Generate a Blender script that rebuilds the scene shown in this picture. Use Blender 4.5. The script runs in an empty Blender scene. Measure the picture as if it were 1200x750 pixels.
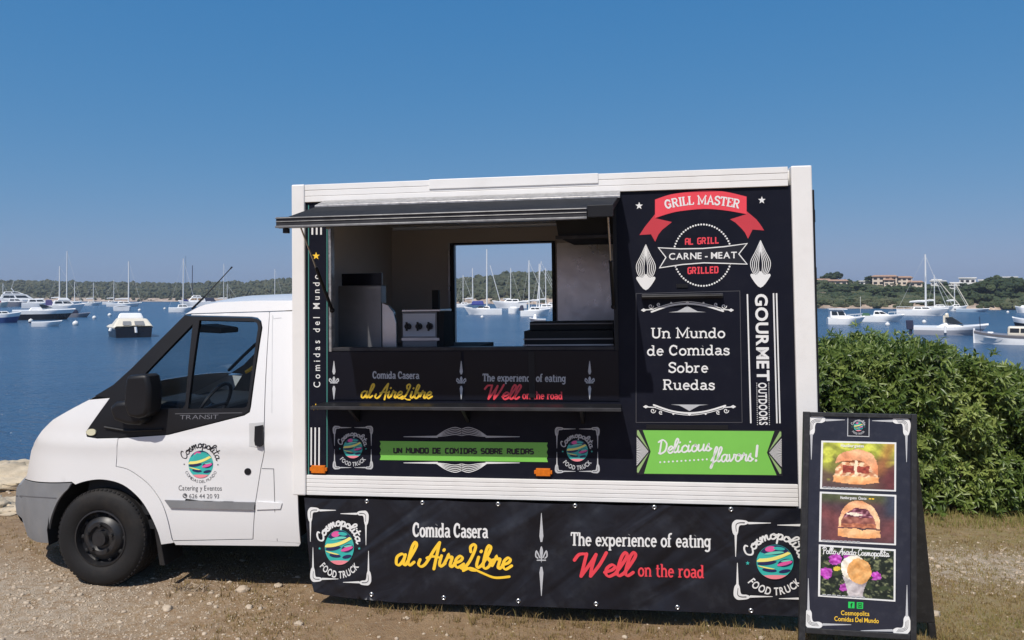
import bpy, bmesh, math, random
from mathutils import Vector, Matrix, noise, geometry
random.seed(7)
PI = math.pi
sc = bpy.context.scene
C = sc.collection

# ------------------------------------------------------------------ camera
F, PX, PY, YAW, CAMZ = 900.0, 600.0, 330.0, 0.14483216, 2.07
cam_d = bpy.data.cameras.new('camera'); cam = bpy.data.objects.new('camera', cam_d); C.objects.link(cam)
cam_d.sensor_width = 36; cam_d.sensor_fit = 'HORIZONTAL'; cam_d.lens = F * 36 / 1200
cam_d.shift_y = -(375 - PY) / 1200
cam_d.clip_start = 0.05; cam_d.clip_end = 20000
PITCH = math.atan(16 / 900)
cam.location = (0, 0, CAMZ); cam.rotation_euler = (PI / 2 + PITCH, 0, YAW)
sc.camera = cam

# ------------------------------------------------------------------ daylight
SUN_T = Vector((-0.337, -1.0, 1.48)).normalized()          # towards the sun
EL = math.asin(SUN_T.z)
AZ = math.atan2(SUN_T.x, SUN_T.y)                           # from +Y clockwise
w = bpy.data.worlds.new('World'); sc.world = w; w.use_nodes = True
nt = w.node_tree; nt.nodes.clear()
sky = nt.nodes.new('ShaderNodeTexSky'); sky.sky_type = 'NISHITA'; sky.sun_disc = False
sky.sun_elevation = EL; sky.sun_rotation = AZ
sky.air_density = 0.7; sky.dust_density = 1.0; sky.ozone_density = 6.0; sky.altitude = 0
bg = nt.nodes.new('ShaderNodeBackground'); bg.inputs[1].default_value = 0.1
wo = nt.nodes.new('ShaderNodeOutputWorld')
# grade the sky's three channels towards the photo's clear blue
sep = nt.nodes.new('ShaderNodeSeparateColor'); com = nt.nodes.new('ShaderNodeCombineColor'); nt.links.new(sky.outputs[0], sep.inputs[0])
for i, (g, c) in enumerate(((1.18, 1.00), (.50, .535), (.25, .625))):
    a = nt.nodes.new('ShaderNodeMath'); a.operation = 'MULTIPLY'; a.inputs[1].default_value = .1; nt.links.new(sep.outputs[i], a.inputs[0])
    p = nt.nodes.new('ShaderNodeMath'); p.operation = 'POWER'; p.inputs[1].default_value = g; nt.links.new(a.outputs[0], p.inputs[0])
    q = nt.nodes.new('ShaderNodeMath'); q.operation = 'MULTIPLY'; q.inputs[1].default_value = c * 10; nt.links.new(p.outputs[0], q.inputs[0]); nt.links.new(q.outputs[0], com.inputs[i])
nt.links.new(com.outputs[0], bg.inputs[0]); nt.links.new(bg.outputs[0], wo.inputs[0])
sun_d = bpy.data.lights.new('sun', 'SUN'); sun = bpy.data.objects.new('sun', sun_d); C.objects.link(sun)
sun_d.energy = 4.4; sun_d.angle = math.radians(0.55); sun_d.color = (1, 0.95, 0.87)
sun.location = (0, 0, 60); sun.rotation_euler = (-SUN_T).to_track_quat('-Z', 'Y').to_euler()
vs = sc.view_settings
vs.view_transform = 'Standard'; vs.look = 'None'; vs.exposure = 0; vs.gamma = 1; vs.use_curve_mapping = False
try:
    sc.cycles.transparent_max_bounces = 16
    sc.cycles.max_bounces = 10
except Exception: pass

# ------------------------------------------------------------------ measuring: rays of the photo met with real planes
def Rm(yaw, pitch, roll):
    cy, sy = math.cos(yaw), math.sin(yaw); cp, sp = math.cos(pitch), math.sin(pitch); cr, sr = math.cos(roll), math.sin(roll)
    return (Matrix(((cy, -sy, 0), (sy, cy, 0), (0, 0, 1))) @ Matrix(((1, 0, 0), (0, cp, -sp), (0, sp, cp)))
            @ Matrix(((cr, 0, sr), (0, 1, 0), (-sr, 0, cr))))
MT = Rm(YAW, 0.0315506, 0.01321009); CT = Vector((-1.16341633, -4.95584919, 1.2552524))
MW = Rm(YAW, PITCH, 0)
TR = MW @ MT.transposed()
CW = Vector((0, 0, CAMZ))
TW = Matrix.Translation(CW) @ TR.to_4x4() @ Matrix.Translation(-CT)     # truck space -> world
def ray(x, y): return Vector(((x - PX) / F, 1, -(y - PY) / F))
def tp(x, y, Y=0.0):
    d = MT @ ray(x, y); return CT + d * ((Y - CT.y) / d.y)
def wdir(x, y): return MW @ ray(x, y)
def at_z(x, y, z=0.0):
    d = wdir(x, y); return CW + d * ((z - CAMZ) / d.z)
def at_d(x, y, dist):
    return CW + wdir(x, y) * dist
def on_plane(x, y, p, n):
    d = wdir(x, y); return CW + d * ((p - CW).dot(n) / d.dot(n))

# ------------------------------------------------------------------ materials
def s2l(r, g, b):
    f = lambda c: (c / 255 / 12.92) if c / 255 <= .04045 else ((c / 255 + .055) / 1.055) ** 2.4
    return (f(r), f(g), f(b))
def M(name, col, rough=.5, metal=0, var=.0, scale=6, bump=0, bscale=60, rvar=0, coat=0, spec=.5, dirt=None, dscale=2.0, damt=.5):
    m = bpy.data.materials.new(name); m.use_nodes = True
    n = m.node_tree.nodes; l = m.node_tree.links; b = n['Principled BSDF']
    b.inputs['Roughness'].default_value = rough; b.inputs['Metallic'].default_value = metal
    b.inputs['Specular IOR Level'].default_value = spec
    if coat: b.inputs['Coat Weight'].default_value = coat; b.inputs['Coat Roughness'].default_value = .05
    co = n.new('ShaderNodeTexCoord')
    def noi(s, det=4, rg=.6):
        t = n.new('ShaderNodeTexNoise'); t.inputs['Scale'].default_value = s; t.inputs['Detail'].default_value = det
        t.inputs['Roughness'].default_value = rg; l.new(co.outputs['Object'], t.inputs['Vector']); return t
    rgb = n.new('ShaderNodeRGB'); rgb.outputs[0].default_value = (*col, 1); out = rgb.outputs[0]
    if var:
        t = noi(scale); mr = n.new('ShaderNodeMapRange'); mr.inputs[1].default_value = .3; mr.inputs[2].default_value = .7
        mr.inputs[3].default_value = 1 - var; mr.inputs[4].default_value = 1 + var; l.new(t.outputs[0], mr.inputs[0])
        mx = n.new('ShaderNodeVectorMath'); mx.operation = 'SCALE'; l.new(out, mx.inputs[0]); l.new(mr.outputs[0], mx.inputs['Scale']); out = mx.outputs[0]
    if dirt:
        t = noi(dscale, 8, .7); mr = n.new('ShaderNodeMapRange'); mr.inputs[1].default_value = .5; mr.inputs[2].default_value = .75
        mr.inputs[3].default_value = 0; mr.inputs[4].default_value = damt; l.new(t.outputs[0], mr.inputs[0])
        mx = n.new('ShaderNodeMix'); mx.data_type = 'RGBA'; l.new(mr.outputs[0], mx.inputs[0]); l.new(out, mx.inputs[6])
        mx.inputs[7].default_value = (*dirt, 1); out = mx.outputs[2]
    l.new(out, b.inputs['Base Color'])
    if rvar:
        t = noi(scale * 1.7); mr = n.new('ShaderNodeMapRange'); mr.inputs[3].default_value = max(.02, rough - rvar); mr.inputs[4].default_value = min(1, rough + rvar)
        l.new(t.outputs[0], mr.inputs[0]); l.new(mr.outputs[0], b.inputs['Roughness'])
    if bump:
        t = noi(bscale); bp = n.new('ShaderNodeBump'); bp.inputs['Strength'].default_value = bump; bp.inputs['Distance'].default_value = .02
        l.new(t.outputs[0], bp.inputs['Height']); l.new(bp.outputs[0], b.inputs['Normal'])
    return m
def glassmat(name, tint, refl=1.0):
    m = bpy.data.materials.new(name); m.use_nodes = True; n = m.node_tree.nodes; l = m.node_tree.links; n.clear()
    o = n.new('ShaderNodeOutputMaterial'); mx = n.new('ShaderNodeMixShader'); tr = n.new('ShaderNodeBsdfTransparent'); g = n.new('ShaderNodeBsdfGlossy')
    fr = n.new('ShaderNodeFresnel'); fr.inputs[0].default_value = 1.3
    tr.inputs[0].default_value = (*tint, 1); g.inputs['Roughness'].default_value = .01
    l.new(fr.outputs[0], mx.inputs[0]); l.new(tr.outputs[0], mx.inputs[1]); l.new(g.outputs[0], mx.inputs[2]); l.new(mx.outputs[0], o.inputs[0])
    return m

WHITE = M('white_van_paint', (.76, .76, .765), .24, var=.02, scale=1.5, coat=.4, dirt=(.55, .5, .44), dscale=3, damt=.10)
FRAMEW = M('white_aluminium', (.80, .785, .765), .42, var=.03, scale=3, dirt=(.5, .45, .4), dscale=5, damt=.18)
VINYL = M('black_vinyl_wrap', (.0095, .0105, .0185), .38, var=.12, scale=3, rvar=.08, bump=.02, bscale=8, spec=.10, dirt=(.05, .05, .055), dscale=9, damt=.10)
GLOSSBLK = M('glossy_black_panel', (.006, .007, .013), .2, var=.1, scale=3, rvar=.08, bump=.015, bscale=5, spec=.22)
TARP = M('black_tarpaulin', (.009, .0105, .017), .42, var=.25, scale=4, rvar=.12, bump=0, spec=.4, dirt=(.09, .10, .12), dscale=5, damt=.22)
def add_creases(m):
    n = m.node_tree.nodes; l = m.node_tree.links; co = n.new('ShaderNodeTexCoord'); hs = []
    for rot, sc_, st in (((0, .65, 0), (.7, 1, 3.4), 1.0), ((0, -.8, 0), (.6, 1, 2.6), .8), ((0, .3, 0), (3.5, 1, 6), .12)):
        mp = n.new('ShaderNodeMapping'); mp.inputs['Rotation'].default_value = rot; mp2 = n.new('ShaderNodeMapping'); mp2.inputs['Scale'].default_value = sc_; l.new(co.outputs['Object'], mp.inputs[0]); l.new(mp.outputs[0], mp2.inputs[0])
        t = n.new('ShaderNodeTexNoise'); t.inputs['Scale'].default_value = 1; t.inputs['Detail'].default_value = 2.5; t.inputs['Roughness'].default_value = .45; t.inputs['Distortion'].default_value = .6; l.new(mp2.outputs[0], t.inputs['Vector'])
        k = n.new('ShaderNodeMath'); k.operation = 'MULTIPLY'; k.inputs[1].default_value = st; l.new(t.outputs[0], k.inputs[0]); hs.append(k.outputs[0])
    a = n.new('ShaderNodeMath'); l.new(hs[0], a.inputs[0]); l.new(hs[1], a.inputs[1]); b = n.new('ShaderNodeMath'); l.new(a.outputs[0], b.inputs[0]); l.new(hs[2], b.inputs[1])
    bp = n.new('ShaderNodeBump'); bp.inputs['Strength'].default_value = 1.0; bp.inputs['Distance'].default_value = .075; l.new(b.outputs[0], bp.inputs['Height']); l.new(bp.outputs[0], n['Principled BSDF'].inputs['Normal'])
add_creases(TARP)
PLASTIC = M('black_plastic', (.010, .010, .012), .45, spec=.3, var=.1, bump=.05, bscale=200)
GREYPL = M('grey_bumper_plastic', (.20, .205, .215), .6, var=.1, scale=5, bump=.06, bscale=150, dirt=(.3, .27, .23), dscale=4, damt=.35)
RUBBER = M('tyre_rubber', (.012, .0115, .012), .72, var=.15, scale=8, bump=.1, bscale=80, spec=.3, dirt=(.12, .095, .07), dscale=5, damt=.16)
RIM = M('black_steel_rim', (.015, .015, .017), .42, var=.2, scale=14, dirt=(.08, .07, .06), dscale=9, damt=.4)
DARK = M('dark_underbody', (.012, .012, .013), .8, var=.3)
CABIN = M('dark_cab_trim', (.009, .010, .012), .7, var=.2)
GLASS = glassmat('window_glass', (.90, .94, .95))
HATCHTOP = M('weathered_black_hatch_skin', (.022, .022, .024), .6, var=.25, scale=8, spec=.06)
SCREEN = glassmat('windscreen_glass', (.62, .68, .70))
ALU = M('weathered_aluminium', (.42, .41, .40), .38, metal=.7, var=.3, scale=30, dirt=(.1, .1, .1), dscale=22, damt=.8)
ALUD = M('dark_grey_aluminium', (.045, .045, .05), .42, metal=.2, var=.25, scale=10, spec=.14, dirt=(.10, .10, .10), dscale=12, damt=.3)
STEEL = M('brushed_steel', (.5, .5, .5), .30, metal=.9, var=.08, scale=5, rvar=.1, bump=.25, bscale=2.2)
STEELD = M('dull_steel', (.22, .22, .23), .42, metal=.6, var=.15, scale=4)
INNER = M('beige_wall_panel', (.50, .46, .43), .5, var=.05, scale=2)
FLOORM = M('grey_vinyl_floor', (.18, .18, .18), .6, var=.1)
AMBER = M('amber_reflector', (.65, .16, .01), .25, var=.15, scale=60)
P_WHITE = M('white_print', (.78, .78, .77), .45, var=.03, scale=8)
P_GREY = M('silver_print', (.50, .51, .53), .45, var=.08, scale=20)
P_RED = M('red_print', s2l(232, 70, 82), .42, var=.04)
P_REDD = M('dark_red_print', s2l(196, 58, 68), .42, var=.04)
P_YEL = M('yellow_print', s2l(252, 205, 60), .42, var=.04)
P_GREEN = M('green_print', s2l(124, 196, 84), .42, var=.03)
P_TEAL = M('teal_print', s2l(58, 180, 172), .42)
P_TEAL2 = M('pale_teal_print', s2l(110, 205, 185), .42)
P_NAVY = M('navy_print', s2l(40, 44, 90), .42)
P_PINK = M('pink_print', s2l(226, 92, 160), .42)
P_LYEL = M('pale_yellow_print', s2l(244, 232, 130), .42)
P_SALM = M('salmon_print', s2l(240, 140, 150), .42)
P_BLACK = M('black_print', (.012, .012, .018), .4)
P_DGREEN = M('dark_green_print', s2l(20, 60, 24), .42)
P_GREYT = M('grey_print', (.10, .10, .11), .45)
P_STRIPE = M('teal_line_print', s2l(70, 140, 130), .42)
P_FB = M('bright_green_print', s2l(40, 200, 90), .42)

# ------------------------------------------------------------------ object helpers
def tag(o, label=None, cat=None, group=None, kind=None):
    if label: o['label'] = label
    if cat: o['category'] = cat
    if group: o['group'] = group
    if kind: o['kind'] = kind
    return o
def empty(name, loc=(0, 0, 0), rz=0, label=None, cat=None, group=None):
    o = bpy.data.objects.new(name, None); C.objects.link(o); o.location = loc; o.rotation_euler = (0, 0, rz)
    o.empty_display_size = .2
    return tag(o, label, cat, group)
class MB:
    def __init__(s): s.v = []; s.f = []; s.m = []; s.mats = []
    def mi(s, mat):
        if mat not in s.mats: s.mats.append(mat)
        return s.mats.index(mat)
    def add(s, vs, fs, mat):
        o = len(s.v); k = s.mi(mat); s.v += [tuple(p) for p in vs]
        for f in fs: s.f.append([i + o for i in f]); s.m.append(k)
        return s
    def box(s, a, b, mat, rot=None, c=None):
        x0, y0, z0 = a; x1, y1, z1 = b
        vs = [Vector(p) for p in ((x0, y0, z0), (x1, y0, z0), (x1, y1, z0), (x0, y1, z0), (x0, y0, z1), (x1, y0, z1), (x1, y1, z1), (x0, y1, z1))]
        if rot: 
            cc = Vector(c) if c else sum(vs, Vector()) / 8
            vs = [rot @ (p - cc) + cc for p in vs]
        return s.add(vs, [(0, 3, 2, 1), (4, 5, 6, 7), (0, 1, 5, 4), (1, 2, 6, 5), (2, 3, 7, 6), (3, 0, 4, 7)], mat)
    def hexa(s, pts, mat):                     # bottom 4 then top 4, same turning sense
        return s.add(pts, [(3, 2, 1, 0), (4, 5, 6, 7), (0, 1, 5, 4), (1, 2, 6, 5), (2, 3, 7, 6), (3, 0, 4, 7)], mat)
    def tube(s, pts, r, mat, n=8, r1=None, cap=True):
        pts = [Vector(p) for p in pts]; vs = []; fs = []; L = len(pts)
        for i, p in enumerate(pts):
            t = (pts[min(i + 1, L - 1)] - pts[max(i - 1, 0)]).normalized()
            a = t.orthogonal().normalized() if abs(t.z) > .95 else t.cross(Vector((0, 0, 1))).normalized()
            b = t.cross(a); rr = r if r1 is None else r + (r1 - r) * i / max(1, L - 1)
            vs += [p + (a * math.cos(2 * PI * k / n) + b * math.sin(2 * PI * k / n)) * rr for k in range(n)]
        for i in range(L - 1):
            for k in range(n): fs.append((i * n + k, i * n + (k + 1) % n, (i + 1) * n + (k + 1) % n, (i + 1) * n + k))
        if cap: fs += [tuple(range(n)), tuple((L - 1) * n + k for k in range(n))]
        return s.add(vs, fs, mat)
    def lathe(s, prof, mat, n=32, axis='Y', c=(0, 0, 0)):    # prof: (radius, along)
        vs = []; fs = []; L = len(prof); c = Vector(c)
        for (r, h) in prof:
            for k in range(n):
                a = 2 * PI * k / n; u, v = r * math.cos(a), r * math.sin(a)
                vs.append(c + Vector((u, h, v) if axis == 'Y' else ((u, v, h) if axis == 'Z' else (h, u, v))))
        for i in range(L - 1):
            for k in range(n): fs.append((i * n + k, i * n + (k + 1) % n, (i + 1) * n + (k + 1) % n, (i + 1) * n + k))
        return s.add(vs, fs, mat)
    def ball(s, c, r, mat, seg=10, rings=7):
        c = Vector(c); r = Vector(r) if hasattr(r, '__len__') else Vector((r, r, r)); vs = []; fs = []
        for i in range(rings + 1):
            th = PI * i / rings
            for k in range(seg):
                a = 2 * PI * k / seg; vs.append(c + Vector((r.x * math.sin(th) * math.cos(a), r.y * math.sin(th) * math.sin(a), r.z * math.cos(th))))
        for i in range(rings):
            for k in range(seg): fs.append((i * seg + k, i * seg + (k + 1) % seg, (i + 1) * seg + (k + 1) % seg, (i + 1) * seg + k))
        return s.add(vs, fs, mat)
    def loft(s, rows, mat, close=False):
        vs = [p for r in rows for p in r]; n = len(rows[0]); fs = []
        for i in range(len(rows) - 1):
            for k in range(n if close else n - 1): fs.append((i * n + k, i * n + (k + 1) % n, (i + 1) * n + (k + 1) % n, (i + 1) * n + k))
        return s.add(vs, fs, mat)
    def build(s, name, parent=None, smooth=False, bevel=0, solid=0, off=None, recalc=True, angle=40, seg=2):
        me = bpy.data.meshes.new(name); me.from_pydata(s.v, [], s.f)
        for m in s.mats: me.materials.append(m)
        me.polygons.foreach_set('material_index', s.m); me.update()
        if recalc:
            bm = bmesh.new(); bm.from_mesh(me); bmesh.ops.remove_doubles(bm, verts=bm.verts, dist=1e-5)
            bmesh.ops.recalc_face_normals(bm, faces=bm.faces); bm.to_mesh(me); bm.free()
        o = bpy.data.objects.new(name, me); C.objects.link(o)
        if parent: o.parent = parent
        if off is not None: o.location = off
        if smooth:
            me.polygons.foreach_set('use_smooth', [True] * len(me.polygons))
            if angle < 180:
                try: me.set_sharp_from_angle(angle=math.radians(angle))
                except Exception: pass
        if solid:
            bcount = {}
            for p in me.polygons:
                for k in p.edge_keys: bcount[k] = bcount.get(k, 0) + 1
            for e in me.edges:
                if bcount.get(e.key, 0) == 1: e.use_edge_sharp = True
            d = o.modifiers.new('solid', 'SOLIDIFY'); d.thickness = solid; d.offset = -1
        if bevel:
            d = o.modifiers.new('bevel', 'BEVEL'); d.width = bevel; d.segments = seg; d.limit_method = 'ANGLE'; d.angle_limit = math.radians(50)
        return o
def copy_tree(o, parent=None):
    c = o.copy(); C.objects.link(c)
    if parent: c.parent = parent
    for ch in list(o.children): copy_tree(ch, c)
    return c
def inside(p, poly):
    x, y = p; r = False; j = len(poly) - 1
    for i in range(len(poly)):
        xi, yi = poly[i]; xj, yj = poly[j]
        if (yi > y) != (yj > y) and x < (xj - xi) * (y - yi) / (yj - yi) + xi: r = not r
        j = i
    return r
def densify(poly, step):
    o = []
    for i in range(len(poly)):
        a, b = poly[i], poly[(i + 1) % len(poly)]; d = math.hypot(b[0] - a[0], b[1] - a[1]); n = max(1, int(d / step))
        o += [(a[0] + (b[0] - a[0]) * k / n, a[1] + (b[1] - a[1]) * k / n) for k in range(n)]
    return o
def smooth_closed(poly, k=1):
    return poly
def cdt(outline, holes=(), step=.05):
    loops = [densify(outline, step)] + [densify(h, step) for h in holes]
    vs = []; es = []
    for lp in loops:
        o = len(vs); n = len(lp); vs += lp; es += [(o + i, o + (i + 1) % n) for i in range(n)]
    xs = [p[0] for p in loops[0]]; ys = [p[1] for p in loops[0]]
    x = min(xs) + step * .5; row = 0
    while x < max(xs):
        y = min(ys) + step * (.5 if row % 2 else .25)
        while y < max(ys):
            if inside((x, y), loops[0]) and not any(inside((x, y), h) for h in loops[1:]): vs.append((x, y))
            y += step
        x += step; row += 1
    r = geometry.delaunay_2d_cdt([Vector(v) for v in vs], es, [], 0, 1e-6)
    V = r[0]; fs = []
    for f in r[2]:
        c = sum((V[i] for i in f), Vector((0, 0))) / len(f)
        if inside(c, loops[0]) and not any(inside(c, h) for h in loops[1:]): fs.append(tuple(f))
    return [(v.x, v.y) for v in V], fs
def catmull(pts, n=6, closed=False):
    P = [Vector((p[0], p[1], p[2] if len(p) > 2 else 0)) for p in pts]; L = len(P); o = []
    rng = range(L if closed else L - 1)
    for i in rng:
        if closed: a, b, c, d = P[(i - 1) % L], P[i], P[(i + 1) % L], P[(i + 2) % L]
        else: a, b, c, d = P[max(i - 1, 0)], P[i], P[i + 1], P[min(i + 2, L - 1)]
        for k in range(n):
            t = k / n
            o.append(.5 * ((2 * b) + (c - a) * t + (2 * a - 5 * b + 4 * c - d) * t * t + (3 * b - a - 3 * c + d) * t ** 3))
    if not closed: o.append(P[-1])
    return [(p.x, p.y) for p in o]
def arc(cx, cy, rx, ry, a0, a1, n=12):
    return [(cx + rx * math.cos(math.radians(a0 + (a1 - a0) * i / n)), cy + ry * math.sin(math.radians(a0 + (a1 - a0) * i / n))) for i in range(n + 1)]
# ------------------------------------------------------------------ lettering
A_ = arc
def slab_glyphs():
    g = {}
    s = .58                                                  # serif weight
    def put(ch, adv, *strokes): g[ch] = (adv, [(st[0], st[1]) for st in strokes])
    L = lambda *p: list(p)
    put('C', .70, (A_(.34, .5, .27, .44, 48, 312), 1), (L((.56, .62), (.56, .93)), s), (L((.56, .08), (.56, .3)), s * .7))
    put('G', .74, (A_(.34, .5, .27, .44, 50, 330), 1), (L((.57, .64), (.57, .93)), s), (L((.36, .46), (.66, .46)), s), (L((.57, .46), (.57, .1)), 1))
    put('T', .68, (L((.03, .94), (.65, .94)), s * 1.3), (L((.34, .94), (.34, .05)), 1), (L((.18, .05), (.5, .05)), s), (L((.06, .94), (.06, .72)), s), (L((.62, .94), (.62, .72)), s))
    put('R', .74, (L((.14, .04), (.14, .96)), 1), (L((.02, .94), (.38, .94)) + A_(.38, .72, .18, .22, 90, -90) + L((.38, .5), (.14, .5)), .8), (L((.36, .5), (.58, .05)), 1), (L((.01, .05), (.28, .05)), s), (L((.5, .05), (.72, .05)), s))
    put('I', .36, (L((.18, .04), (.18, .96)), 1), (L((.03, .05), (.33, .05)), s), (L((.03, .95), (.33, .95)), s))
    put('L', .62, (L((.15, .04), (.15, .96)), 1), (L((.02, .95), (.3, .95)), s), (L((.02, .06), (.56, .06)), s), (L((.56, .06), (.56, .3)), s))
    put('M', .98, (L((.14, .04), (.14, .96), (.48, .2), (.82, .96), (.82, .04)), .95), (L((.0, .05), (.28, .05)), s), (L((.68, .05), (.97, .05)), s), (L((.0, .95), (.14, .95)), s), (L((.82, .95), (.97, .95)), s))
    put('A', .80, (L((.1, .04), (.38, .96), (.68, .04)), .95), (L((.2, .34), (.58, .34)), s), (L((.0, .05), (.22, .05)), s), (L((.56, .05), (.8, .05)), s))
    put('S', .62, (catmull([(.52, .78), (.42, .93), (.22, .94), (.09, .76), (.2, .58), (.42, .47), (.54, .27), (.4, .07), (.2, .06), (.08, .2)]), .95), (L((.54, .7), (.54, .95)), s), (L((.07, .05), (.07, .3)), s))
    put('E', .66, (L((.15, .04), (.15, .96)), 1), (L((.02, .95), (.58, .95), (.58, .72)), s), (L((.15, .52), (.44, .52)), s), (L((.02, .05), (.6, .05), (.6, .3)), s))
    put('U', .78, (L((.16, .96), (.16, .3)) + A_(.39, .3, .23, .25, 180, 360) + L((.62, .3), (.62, .96)), .95), (L((.02, .95), (.3, .95)), s), (L((.5, .95), (.76, .95)), s))
    x = .66
    put('n', .66, (L((.14, .04), (.14, x)), .9), (A_(.33, .42, .19, .22, 160, 0) + L((.52, .42), (.52, .04)), .9), (L((.0, x - .03), (.14, x - .03)), s), (L((.02, .04), (.27, .04)), s), (L((.4, .04), (.65, .04)), s))
    put('m', .98, (L((.14, .04), (.14, x)), .9), (A_(.31, .42, .17, .22, 160, 0) + L((.48, .42), (.48, .04)), .9), (A_(.65, .42, .17, .22, 165, 0) + L((.82, .42), (.82, .04)), .9), (L((.0, x - .03), (.14, x - .03)), s), (L((.02, .04), (.26, .04)), s), (L((.37, .04), (.6, .04)), s), (L((.71, .04), (.95, .04)), s))
    put('u', .66, (L((.14, x), (.14, .25)) + A_(.32, .25, .18, .2, 180, 340), .9), (L((.5, x), (.5, .04)), .9), (L((.0, x - .03), (.14, x - .03)), s), (L((.38, x - .03), (.5, x - .03)), s), (L((.5, .04), (.64, .04)), s))
    put('o', .60, (A_(.3, .33, .22, .29, 0, 360, 18), .9))
    put('d', .66, (A_(.27, .32, .2, .28, 20, 340, 16), .9), (L((.48, .04), (.48, .97)), .9), (L((.34, .95), (.48, .95)), s), (L((.48, .04), (.62, .04)), s))
    put('b', .64, (A_(.36, .32, .2, .28, 160, -160, 16), .9), (L((.14, .02), (.14, .97)), .9), (L((.0, .95), (.14, .95)), s))
    put('p', .66, (A_(.36, .33, .2, .28, 160, -160, 16), .9), (L((.14, -.26), (.14, x)), .9), (L((.0, x - .03), (.14, x - .03)), s), (L((.02, -.27), (.28, -.27)), s))
    put('e', .58, (L((.1, .36), (.5, .36)) + A_(.3, .33, .2, .29, 8, 320, 16), .85))
    put('s', .52, (catmull([(.42, .5), (.3, .62), (.14, .58), (.12, .42), (.3, .34), (.44, .22), (.38, .06), (.2, .04), (.08, .14)]), .85), (L((.43, .44), (.43, .63)), s), (L((.08, .04), (.08, .22)), s))
    put('r', .52, (L((.16, .04), (.16, x)), .9), (A_(.34, .4, .18, .22, 165, 55), .9), (L((.02, x - .03), (.16, x - .03)), s), (L((.02, .04), (.32, .04)), s))
    put('a', .62, (A_(.28, .46, .18, .17, 150, 0) + L((.46, .46), (.46, .05)), .9), (L((.46, .36), (.28, .36)) + A_(.27, .2, .17, .16, 90, 270, 8) + L((.3, .04), (.46, .16)), .8), (L((.46, .04), (.62, .04)), s))
    put('i', .34, (L((.17, .04), (.17, x)), .9), (L((.02, x - .03), (.17, x - .03)), s), (L((.02, .04), (.33, .04)), s), (L((.165, .86), (.175, .87)), 1.15))
    put('c', .56, (A_(.31, .33, .21, .29, 50, 315, 14), .9), (L((.46, .42), (.46, .62)), s))
    put('x', .62, (L((.1, x - .02), (.5, .04)), .9), (L((.5, x - .02), (.1, .04)), .6), (L((.0, x - .03), (.2, x - .03)), s), (L((.4, x - .03), (.6, x - .03)), s), (L((.0, .04), (.2, .04)), s), (L((.4, .04), (.6, .04)), s))
    put('h', .66, (L((.14, .04), (.14, .97)), .9), (A_(.33, .42, .19, .22, 160, 0) + L((.52, .42), (.52, .04)), .9), (L((.0, .95), (.14, .95)), s), (L((.02, .04), (.27, .04)), s), (L((.4, .04), (.65, .04)), s))
    put('f', .42, (A_(.34, .8, .17, .17, 60, 180, 8) + L((.17, .8), (.17, .04)), .9), (L((.02, .62), (.36, .62)), s), (L((.02, .04), (.34, .04)), s))
    put('t', .44, (L((.18, .9), (.18, .2)) + A_(.32, .2, .14, .16, 180, 300, 8), .9), (L((.02, .62), (.38, .62)), s))
    put('g', .64, (A_(.27, .36, .2, .26, 20, 340, 16), .9), (L((.48, x), (.48, -.08)) + A_(.28, -.08, .2, .18, 0, -150, 10), .9), (L((.48, x - .03), (.62, x - .03)), s))
    put(' ', .36)
    put('-', .5, (L((.1, .45), (.42, .45)), 1))
    return g
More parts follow.
